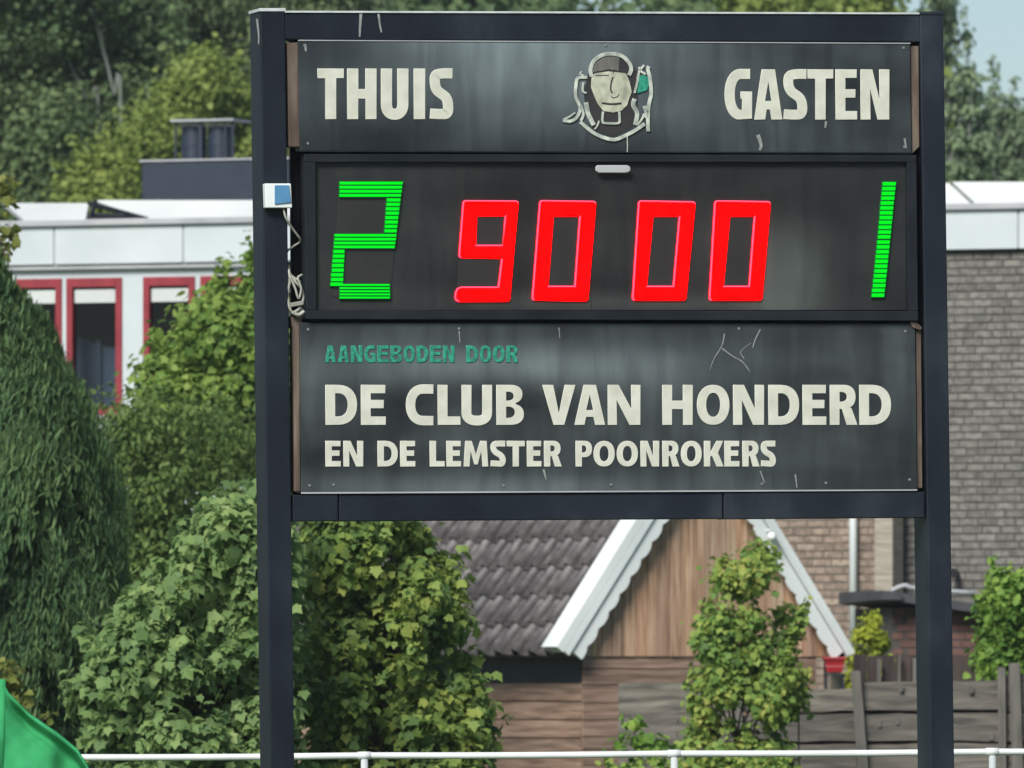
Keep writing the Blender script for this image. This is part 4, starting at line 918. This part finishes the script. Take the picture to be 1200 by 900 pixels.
for px, py, h, lab in ((908, 790, .17, 'pale yellow bell ornament half hidden in the reddish green shrub'), (936, 798, .21, 'pale yellow bell ornament at the right edge of the reddish green shrub')):
    p = W(px, py, 83.0); r = bpy.data.objects.new('bell_ornament', None); C.objects.link(r); r.location = (p.x, p.y - (.35 if px < 920 else 0), 0); r['label'] = lab; r['category'] = 'ornament'
    mb = MB(); n = 12; zb = p.z - h / 2; pr = [(.050, zb), (.046, zb + h * .12), (.034, zb + h * .4), (.026, zb + h * .65), (.012, zb + h * .95), (.0, zb + h)]
    vs = [(q * math.cos(2 * math.pi * k / n), q * math.sin(2 * math.pi * k / n), z) for q, z in pr for k in range(n)]
    fs = [(i * n + k, i * n + (k + 1) % n, (i + 1) * n + (k + 1) % n, (i + 1) * n + k) for i in range(len(pr) - 1) for k in range(n)]
    mb.add(vs, fs); mb.build('bell', M_yellow, r, smooth=True)
    mb = MB(); mb.tube([(0, 0, 0), (0, 0, zb + .05)], .008, 6); mb.build('stem', M_rust, r)

# ================================================================== FENCES
FN = Frame(0, 85, -6)
fence = FN.root('plank_fence', 'weathered grey plank fence of wide level boards behind the white rail', 'fence')
rf = random.Random(8)
postx = [726, 862, 1006, 1176, 1330, 1480]
tops = {726: 800, 862: 809, 1006: 799, 1176: 790, 1330: 788}
for a, b in zip(postx[:-1], postx[1:]):
    top = tops[a]; 
    edges = [top, 835.5 if a >= 1006 else 838, 872, 908, 944, 980, 1016]
    for k in range(6):
        x0, x1 = FN.at(a, 800).x - .01, FN.at(b, 800).x - .015
        z1a = FN.at(a, edges[k] + rf.uniform(0, 1.5)).z; z1b = FN.at(b, edges[k] + rf.uniform(-3, 0)).z; z0a = FN.at(a, edges[k + 1] - rf.uniform(2, 3.5)).z; z0b = FN.at(b, edges[k + 1] - rf.uniform(3, 5.5)).z
        if a == 726 and k == 0: z1a -= .0; z0a += .0
        n = 7; y0 = rf.uniform(-.006, .006) - .02 * (k % 2); pts = []
        tp = [(x0 + (x1 - x0) * i / n, z1a + (z1b - z1a) * i / n + rf.uniform(-.008, .008)) for i in range(n + 1)]
        bt = [(x0 + (x1 - x0) * i / n, z0a + (z0b - z0a) * i / n + rf.uniform(-.008, .008)) for i in range(n + 1)]
        mb = MB()
        for i in range(n): mb.add([(tp[i][0], y0, tp[i][1]), (tp[i + 1][0], y0, tp[i + 1][1]), (bt[i + 1][0], y0, bt[i + 1][1]), (bt[i][0], y0, bt[i][1]),
                                   (tp[i][0], y0 + .022, tp[i][1]), (tp[i + 1][0], y0 + .022, tp[i + 1][1]), (bt[i + 1][0], y0 + .022, bt[i + 1][1]), (bt[i][0], y0 + .022, bt[i][1])],
                                  [(3, 2, 1, 0), (4, 5, 6, 7), (0, 1, 5, 4), (2, 3, 7, 6)] + ([(0, 4, 7, 3)] if i == 0 else []) + ([(1, 2, 6, 5)] if i == n - 1 else []))
        mb.build('board', M_fence, fence)
for px, pyt, lean, wd in ((866, 808, 1, 8), (1003, 786, 9, 12), (1174, 782, 1, 9), (1189, 777, 4, 13), (1334, 785, 0, 12), (1482, 786, 0, 12)):
    a = FN.at(px, pyt, -.06); b = FN.at(px + lean, 900, -.06); hw = wd / 2 * 85 / FPX; dx = (b.x - a.x) / (a.z - b.z) * a.z
    mb = MB(); mb.prism([(a.x + dx - hw, -.05), (a.x + dx + hw, -.05), (a.x + hw, a.z - .01), (a.x + hw * .6, a.z), (a.x - hw, a.z)], -.10, -.03); mb.build('post', M_fpost, fence, bevel=.004)
for px, py in ((1031, 848), (1056, 806), (1138, 808), (1052, 845), (1162, 863)):
    v = FN.at(px, py, -.03); mb = MB(); mb.box(v.x - .018, v.x + .018, -.034, -.0305, v.z - .03, v.z + .03)
    mb.build('lichen_patch', M_fpost, fence)
mb = MB(); mb.box(FN.at(900, 800).x, FN.at(1480, 800).x, .06, .07, 0, FN.at(1006, 808).z); mb.build('backing_sheet', M_bfence, fence)
# old grey hatch leaning between shed and fence
HT = Frame((726 - 600) * 88 / FPX, 88, 8)
M_hatch = mat('grey_hatch_board', [(.04, .038, .036), (.085, .075, .066), (.13, .105, .085)], (14, 14, 2.5), rough=.9, rnd=[(.8, .8, .8), (1.1, 1.05, 1)])
hatch = HT.root('weathered_hatch', 'grey weathered upright board panel against the lower shed wall, behind the seedling', 'panel')
x = 0; k = 0
while x < .95:
    wv = rf.choice([.10, .12, .14]); mb = MB(); zt2 = HT.at(740, 801).z + rf.uniform(-.012, .012); mb.box(x, x + wv - .008, -.004 * (k % 2), .02, .35, zt2); mb.build('board', M_hatch, hatch); x += wv; k += 1
mb = MB(); mb.box(0, x - .01, .021, .05, .38, .46); mb.box(0, x - .01, .021, .05, .95, 1.03); mb.build('batten', M_fpost, hatch)
# dark fence behind
BFN = Frame(2.9, 97.5, 3)
bf = BFN.root('close_board_fence', 'dark brown upright board fence behind the weathered plank fence', 'fence')
x = BFN.at(1000, 790).x; k = 0; x1 = BFN.at(1260, 790).x
while x < x1:
    mb = MB(); zt2 = BFN.at(1050, 767).z + rf.uniform(-.012, .008); mb.box(x, x + .128, -.006 * (k % 2), .016, .1, zt2); mb.build('board', M_bfence, bf); x += .135; k += 1
mb = MB(); mb.box(BFN.at(1000, 790).x, x1, .017, .05, .5, .58); mb.build('rail', M_bfence, bf)
for px, pyt, pyb, wd, in ((1030, 775, 800, 4.2), (1053.5, 770, 800, 2.4), (1072, 774, 800, 4.5)):
    v = BFN.at(px, pyt, -.1); mb = MB(); hw = wd / 2 * .008; mb.box(v.x - hw, v.x + hw, -.12, -.09, .2, v.z); mb.box(v.x - hw * 1.4, v.x + hw * 1.4, -.125, -.085, v.z + .0005, v.z + .02); mb.build('stake', M_fpost, bf)

# ================================================================== WHITE PITCH RAIL
RL = Frame(0, 56, 0)
rail = RL.root('pitch_rail', 'white tubular pitch rail on thin grey posts running behind the scoreboard', 'railing')
zr = lambda px: RL.at(px, 888.0 - 7.2 * px / 1200).z
jx = [-300, 62, 427, 790, 1163, 1530]
for a, b in zip(jx[:-1], jx[1:]):
    xa_, xb_ = RL.at(a, 880).x, RL.at(b, 880).x; n = 6
    pts = [(xa_ + (xb_ - xa_) * i / n, 0, zr(a + (b - a) * i / n) - .004 * math.sin(math.pi * i / n)) for i in range(n + 1)]
    mb = MB(); mb.tube(pts, .0185, 14, cap=False); mb.build('rail_tube', M_rail, rail, smooth=True)
for a in jx[1:-1]:
    x = RL.at(a, 880).x
    mb = MB(); mb.tube([(x - .035, 0, zr(a)), (x + .035, 0, zr(a))], .0225, 14); mb.build('rail_joint', M_rail, rail, smooth=True)
    mb = MB(); mb.tube([(x, 0, -.1), (x, 0, zr(a) - .02)], .0195, 12); mb.build('post', M_galv, rail, smooth=True)

# ================================================================== CORNER FLAG
fx = W(2.5, 800, 44); fl = bpy.data.objects.new('corner_flag', None); C.objects.link(fl); fl.location = (fx.x, 44, 0)
fl['label'] = 'bright green corner flag drooping from its pole at the lower left edge'; fl['category'] = 'flag'
mb = MB(); ztop = EYE + (HOR - 797) * 44 / FPX; mb.tube([(0, 0, -.1), (0, 0, ztop)], .0125, 12); mb.build('pole', M_flagp, fl, smooth=True)
nu, nv = 48, 40; sF = 44 / FPX; vs = []
for j in range(nv + 1):
    for i in range(nu + 1):
        u, v = i / nu, j / nv
        tx = np.interp(u, [0, .08, .3, .6, .85, 1], [2, 10, 35, 68, 92, 106]); ty = np.interp(u, [0, .08, .3, .6, .85, 1], [795, 811, 836, 858, 878, 900])
        bx = np.interp(u, [0, .5, 1], [2, 40, 84]); by = np.interp(u, [0, .5, 1], [905, 950, 990])
        px = tx + (bx - tx) * v; py = ty + (by - ty) * v
        d = .035 * math.sin(5.0 * u + 3.2 * v + .3) * min(1, u * 4) + .02 * math.sin(11 * u - 6 * v) * u + .03 * u
        d -= .045 * math.exp(-((v - .03) / .05) ** 2) * min(1, u * 5) - .03 * math.exp(-((v - .16) / .05) ** 2) * min(1, u * 5)
        d += .05 * math.exp(-(((u - .72) / .12) ** 2 + ((v - .30) / .22) ** 2))
        vs.append(((px - 2.5) * sF, -.014 + d, EYE + (HOR - py) * sF))
fs = [(j * (nu + 1) + i, j * (nu + 1) + i + 1, (j + 1) * (nu + 1) + i + 1, (j + 1) * (nu + 1) + i) for j in range(nv) for i in range(nu)]
mb = MB(); mb.add(vs, fs); o = mb.build('cloth', M_flag, fl, smooth=True); o.modifiers.new('solid', 'SOLIDIFY').thickness = .0015
pn = M_flag.node_tree; pb = pn.nodes['Principled BSDF']; tl = pn.nodes.new('ShaderNodeBsdfTranslucent'); tl.inputs[0].default_value = (.02, .5, .15, 1); ms = pn.nodes.new('ShaderNodeMixShader'); ms.inputs[0].default_value = .25
pn.links.new(pb.outputs[0], ms.inputs[1]); pn.links.new(tl.outputs[0], ms.inputs[2]); pn.links.new(ms.outputs[0], pn.nodes['Material Output'].inputs[0])
mb = MB(); mb.tube([(0, 0, ztop - .42), (0, 0, ztop + .004)], .0155, 12); mb.build('sleeve', M_flag, fl, smooth=True)

# ================================================================== VEGETATION
G = lambda px, D: (W(px, 800, D).x, D, 0)
plant('broadleaf_shrub', 'large bushy maple like shrub in front, left of the left scoreboard post', 'shrub', G(235, 70),
      profile_clumps([(560, 285, 335), (585, 262, 345), (620, 215, 350), (660, 172, 352), (700, 135, 352), (740, 108, 352), (790, 82, 350), (850, 82, 348), (900, 88, 345), (960, 110, 330), (1020, 150, 300)], 70, .75, 150, .16), 25000, .095, L_broad, .04, stems=3, single=290, lobed=True, droop=.45)
plant('mixed_shrub', 'leafy shrub between the scoreboard posts with a yellow green patch, over the shed roof', 'shrub', G(450, 71.5),
      profile_clumps([(560, 350, 470), (596, 348, 488), (620, 345, 505), (650, 345, 535), (690, 345, 545), (740, 345, 562), (800, 345, 574), (860, 345, 580), (920, 350, 576), (1000, 370, 570)], 71.5, .7, 170, .15), 27000, .082, L_broad2, .04, stems=3, single=250, lobed=True, droop=.35)
plant('tall_narrow_shrub', 'tall narrow shrub with reddish tips standing before the timber gable', 'shrub', G(872, 82.5),
      profile_clumps([(622, 868, 905), (650, 842, 918), (690, 826, 936), (740, 806, 946), (790, 800, 944), (840, 797, 938), (900, 800, 934), (980, 830, 920)], 82.5, .36, 100, .115), 14000, .064, L_column, .02, stems=3, single=150, lobed=True, droop=.5)
plant('fence_shrub', 'round bright green shrub leaning over the fence at the right edge', 'shrub', G(1195, 85.2),
      profile_clumps([(668, 1165, 1240), (690, 1145, 1260), (730, 1140, 1270), (760, 1138, 1270), (785, 1150, 1260), (800, 1172, 1250)], 85.1, .38, 50, .12), 10000, .062, L_fresh, .03, stems=1, single=120, wid=.5, droop=.4)
plant('golden_shrub', 'small golden yellow shrub beside the foot of the white drainpipe', 'shrub', G(1018, 100),
      profile_clumps([(718, 1016, 1030), (728, 1008, 1036), (740, 998, 1042), (755, 992, 1047), (775, 990, 1050), (820, 992, 1048)], 100, .22, 34, .06), 2600, .045, L_bright, .015, stems=1, wid=.5)
plant('seedling', 'yellow green large leaved seedling at the rail beside the shed corner', 'plant', G(745, 80),
      [(*W(740, 845, 80), .07, .07, .04), (*W(752, 860, 80), .16, .1, .06), (*W(765, 873, 80), .15, .12, .06), (*W(738, 875, 80), .1, .1, .07), (*W(757, 900, 80), .2, .15, .12)], 170, .085, L_fresh, .012, shoots=0, stems=1, single=70, wid=.5)
plant('rail_weeds', 'low tangle of green weeds under the rail below the shed corner', 'weeds', G(800, 79),
      profile_clumps([(893, 725, 930), (920, 720, 940), (960, 720, 940)], 79, .3, 30, .12), 2500, .06, L_column, .01, stems=2)
plant('pale_bush', 'light green leafy bush against the white building, left of the post', 'bush', G(235, 92),
      profile_clumps([(318, 276, 340), (338, 250, 345), (362, 212, 350), (390, 188, 350), (418, 168, 350), (450, 156, 350), (490, 162, 350), (530, 185, 345)], 92, .8, 110, .20), 22000, .090, L_mid, .05, stems=2, single=160, lobed=True, droop=.2)
plant('green_hedge', 'dense dark green hedge below the pale bush and beside the tall conifer', 'hedge', G(220, 90),
      profile_clumps([(474, 120, 270), (490, 105, 340), (540, 100, 350), (620, 100, 350), (720, 110, 350), (860, 60, 350), (960, 40, 350)], 90, .9, 260, .26), 62000, .058, L_hedge, .05, stems=3, wid=.3, droop=.6)
plant('yellowish_tree', 'tree whose yellowish leaves reach in at the left edge above the conifer', 'tree', G(-60, 80),
      [(*W(8, 214, 80), .07, .12, .05), (*W(14, 226, 80), .06, .1, .07), (*W(2, 240, 80), .08, .12, .08), (*W(8, 268, 80), .07, .12, .045), (*W(12, 280, 80), .07, .1, .035), (*W(0, 290, 80), .09, .12, .05)] + profile_clumps([(160, -160, -60), (230, -200, -30), (330, -200, -40), (420, -170, -60)], 80, .8, 40, .25), 7500, .085, L_left, .06, shoots=0, single=60, wid=.5)
plant('border_shrub', 'small pinkish green leaves beside the corner flag at the left edge', 'shrub', G(-20, 72),
      [(*W(6, 782, 72), .09, .1, .06), (*W(10, 800, 72), .10, .1, .05), (*W(24, 818, 72), .07, .08, .04), (*W(60, 838, 72), .04, .05, .03), (*W(-15, 830, 72), .15, .15, .15), (*W(-30, 890, 72), .2, .2, .2)], 420, .085, L_left, .015, shoots=0, wid=.45)
# weeping conifer: plumes of hanging sprays on a broad cone
def conifer(name, label, base_px, D, prof, sprays, per, material, depth=1.1):
    root = bpy.data.objects.new(name, None); C.objects.link(root); root.location = G(base_px, D); root['label'] = label; root['category'] = 'tree'
    ys = [p[0] for p in prof]; s_ = D / FPX; P = []; Nn = []; T = []; rs = random.Random(11)
    pl = []
    for k in range(sprays):
        py = rs.uniform(ys[0] + 10, ys[-1]); xl = np.interp(py, ys, [p[1] for p in prof]); xr = np.interp(py, ys, [p[2] for p in prof])
        a = rs.uniform(0, 2 * math.pi); cx, hw = (xl + xr) / 2, (xr - xl) / 2
        if math.sin(a) > .55 and rs.random() < .6: continue
        rad = rs.uniform(.72, 1.0) * (1 + .10 * math.sin(5 * a + py / 37) + .08 * math.sin(9 * a - py / 23)); c = W(cx + math.cos(a) * hw * rad, py, D); cy = D + math.sin(a) * hw * s_ * rad * depth
        pl.append((c.x, cy, c.z, math.cos(a), math.sin(a)))
    pl = np.array(pl); n = len(pl) * per; idx = np.repeat(np.arange(len(pl)), per); t = RNG.random(n)      # t: 0 at the top of a plume, 1 at its hanging tip
    L = (.42 + .3 * RNG.random(len(pl)))[idx]; wdt = (.03 + .075 * np.sin(np.pi * np.clip(t * .85 + .12, 0, 1))) ; d = unit(n)
    out = np.stack([pl[idx, 3], pl[idx, 4], np.zeros(n)], 1)
    P = np.stack([pl[idx, 0], pl[idx, 1], pl[idx, 2]], 1) + out * (t * .16)[:, None] + d * np.array([1, 1, .5]) * wdt[:, None] + np.stack([.05 * (t - .5), np.zeros(n), (.08 - t) * L], 1)
    Nn = out * .8 + unit(n) * .6 + np.array([0, 0, .3]); Nn /= np.linalg.norm(Nn, axis=1, keepdims=True)
    T = out * .25 + unit(n) * .22 + np.array([.12, 0, 1.0]) * np.where(RNG.random(n) < .8, 1, -1)[:, None]
    V, _ = leaf_cloud(P, Nn, T, .05 + .075 * RNG.random(n), .08, .02, .08); V -= np.array(root.location)
    link('foliage', mesh_quads('foliage', V, [(0, 1, 2, 3), (3, 4, 5, 0)]), material, root, kind='stuff')
    zt = W(0, ys[0] + 15, D).z; mb = MB(); cxt = W((prof[0][1] + prof[0][2]) / 2, 0, D).x - root.location.x
    mb.tube([(0, 0, 0), (cxt * .5, 0, zt * .5), (cxt, 0, zt)], [.14, .09, .02], 8); mb.build('trunk', M_bark, root)
    # brown inner twigs that close the crown
    mb = MB()
    for k in range(0, len(pl), 3):
        p = pl[k]; z = p[2] - .25; mb.tube([(cxt * z / zt, 0, max(.1, z - .2)), (p[0] - root.location.x, p[1] - D, p[2])], [.02, .006], 4)
    mb.build('branches', M_bark, root); return root
conifer('weeping_conifer', 'tall dark green conifer with hanging sprays in front of the red windows', -20, 78,
        [(262, -70, -50), (310, -90, -4), (350, -110, 14), (400, -120, 42), (450, -130, 74), (500, -140, 100), (560, -150, 118), (620, -150, 128), (700, -150, 130), (760, -150, 112), (820, -150, 80), (880, -150, 64), (950, -150, 60)], 800, 260, L_con)
conifer('slender_conifer', 'slender dark conifer tip rising before the left red window', 62, 84,
        [(338, 24, 31), (365, 20, 40), (400, 16, 58), (440, 0, 80), (480, -10, 104), (540, -20, 124), (640, -20, 134), (760, -20, 120), (900, -20, 96)], 340, 240, L_con)

# background wood
def tree(name, label, px, D, prof, depth, K, r, n, size, material, tr, group='trees behind the white building', bark=None, **kw):
    return plant(name, label, 'tree', G(px, D), profile_clumps(prof, D, depth, K, r), n, size, material, tr, bark, group=group, limbs=16, **kw)
tree('yellow_green_tree', 'yellow green feathery tree behind the roof box, left of the scoreboard', 215, 150,
     [(52, 232, 250), (75, 205, 275), (110, 185, 300), (135, 150, 320), (165, 120, 330), (190, 92, 330), (215, 70, 330), (260, 60, 330)], 1.6, 170, .34, 56000, .095, L_yel, .10, droop=.0)
tree('broad_dark_tree', 'dark tree with pale slanting trunks above the white roof at far left', 40, 172,
     [(-60, -120, 180), (0, -160, 210), (60, -170, 215), (120, -170, 200), (180, -170, 180), (260, -170, 170)], 2.6, 230, .5, 80000, .115, L_wood, .16, droop=.2)
tree('pendulous_dark_tree', 'grey green drooping tree standing highest just left of the scoreboard post', 235, 180,
     [(-80, 120, 420), (0, 110, 460), (60, 120, 470), (140, 150, 470), (260, 160, 470)], 2.6, 210, .45, 70000, .13, L_wood2, .16, droop=.9, wid=.26)
def stem(name, label, pts, D, r):
    root = bpy.data.objects.new(name, None); C.objects.link(root); b = W(*pts[-1], D); root.location = (b.x, D, 0); root['label'] = label; root['category'] = 'tree'; root['group'] = 'pale bare stems in the dark wood'
    q = [W(x, y, D) - Vector(root.location) for x, y in pts]; q.append(Vector((0, 0, 0))); q = smoothpath(q, 4)
    mb = MB(); mb.tube(q, [r * (.2 + .3 * i / len(q)) for i in range(len(q))], 7); mb.build('trunk', M_birch, root, smooth=True)
    mb = MB(); s0 = q[2]
    for k in range(3): mb.tube([q[1 + k * 3], q[1 + k * 3] + Vector((random.uniform(-.2, .2), .2, .35))], [r * .2, r * .05], 5)
    mb.build('branches', M_birch, root)
stem('birch_stem', 'pale slanting birch stem, the taller of two in the dark trees', [(108, 10), (118, 45), (128, 85), (134, 112), (142, 150)], 170.3, .075)
stem('birch_stem', 'pale slanting birch stem, the lower left one of two in the dark trees', [(72, 50), (84, 80), (97, 108), (106, 132), (116, 160)], 170.4, .06)
tree('roadside_tree', 'mid green tree hidden for the most part behind the scoreboard', 640, 185,
     [(-10, 420, 900), (60, 410, 960), (160, 410, 960), (280, 420, 960)], 2.6, 120, .7, 15000, .24, L_wood, .18)
tree('light_topped_tree', 'tree with pale yellow green top just above the right part of the scoreboard', 950, 176,
     [(-20, 850, 1050), (20, 820, 1078), (80, 810, 1085), (200, 820, 1090)], 2.0, 80, .5, 12000, .19, L_yel, .14)
# the pale drooping birches at the right, sky showing through
def birch(name, label, px, D, strands, n, size, material, tr):
    cl = []
    for (x, y0, y1, wpx) in strands:
        k = max(2, int((y1 - y0) / 16))
        for i in range(k):
            p = W(x + random.uniform(-3, 3), y0 + (y1 - y0) * (i + .5) / k, D); s_ = D / FPX
            cl.append((p.x, p.y + random.uniform(-.5, .5), p.z, wpx * s_ * .5, wpx * s_ * .6, 13 * s_))
    return plant(name, label, 'tree', G(px, D), cl, n, size, material, tr, M_birch, group='trees behind the white building', limbs=22, shoots=0, droop=1.0, wid=.3, shell=.1)
birch('weeping_birch', 'pale weeping birch against the sky directly right of the scoreboard', 1128, 185,
      [(1112, 5, 225, 15), (1124, 22, 80, 6), (1122, 85, 225, 20), (1137, 70, 225, 16), (1131, 8, 50, 7), (1136, 30, 62, 5), (1150, 122, 225, 20), (1146, 78, 125, 7), (1108, -20, 60, 20), (1092, -30, 120, 26), (1128, 140, 225, 24)], 4000, .14, L_pale, .10)
birch('hazy_birch', 'pale green birch at the right edge rising above the white parapet', 1172, 200,
      [(1163, 66, 225, 6), (1166, 105, 225, 14), (1178, 112, 225, 20), (1190, 128, 225, 26), (1200, 130, 225, 26), (1188, 90, 130, 5), (1215, 110, 225, 30), (1235, 100, 225, 30), (1155, 150, 225, 20)], 5600, .14, L_pale, .10)
# far wood reading as one mass
cl = profile_clumps([(-30, -300, 1040), (30, -320, 1085), (120, -320, 1100), (185, -320, 1100), (205, -320, 1330), (290, -320, 1330)], 230, 5, 420, 1.15)
root = bpy.data.objects.new('far_wood', None); C.objects.link(root); root.location = (0, 230, 0)
o = foliage(root, cl, 60000, .34, L_wood, 0, name='far_wood'); o.parent = None; o.location = (0, 230, 0); bpy.data.objects.remove(root)

# ================================================================== LIGHT HAZE
mb = MB(); mb.box(-60, 60, -12, 300, -1, 34)
hz = mb.build('haze', None, kind='stuff')
hm = bpy.data.materials.new('haze'); hm.use_nodes = True; hn = hm.node_tree; hn.nodes.remove(hn.nodes['Principled BSDF'])
pv = hn.nodes.new('ShaderNodeVolumePrincipled'); pv.inputs['Color'].default_value = (.86, .93, .97, 1); pv.inputs['Density'].default_value = .0002; pv.inputs['Anisotropy'].default_value = .2
hn.links.new(pv.outputs[0], hn.nodes['Material Output'].inputs['Volume']); hz.data.materials.append(hm)
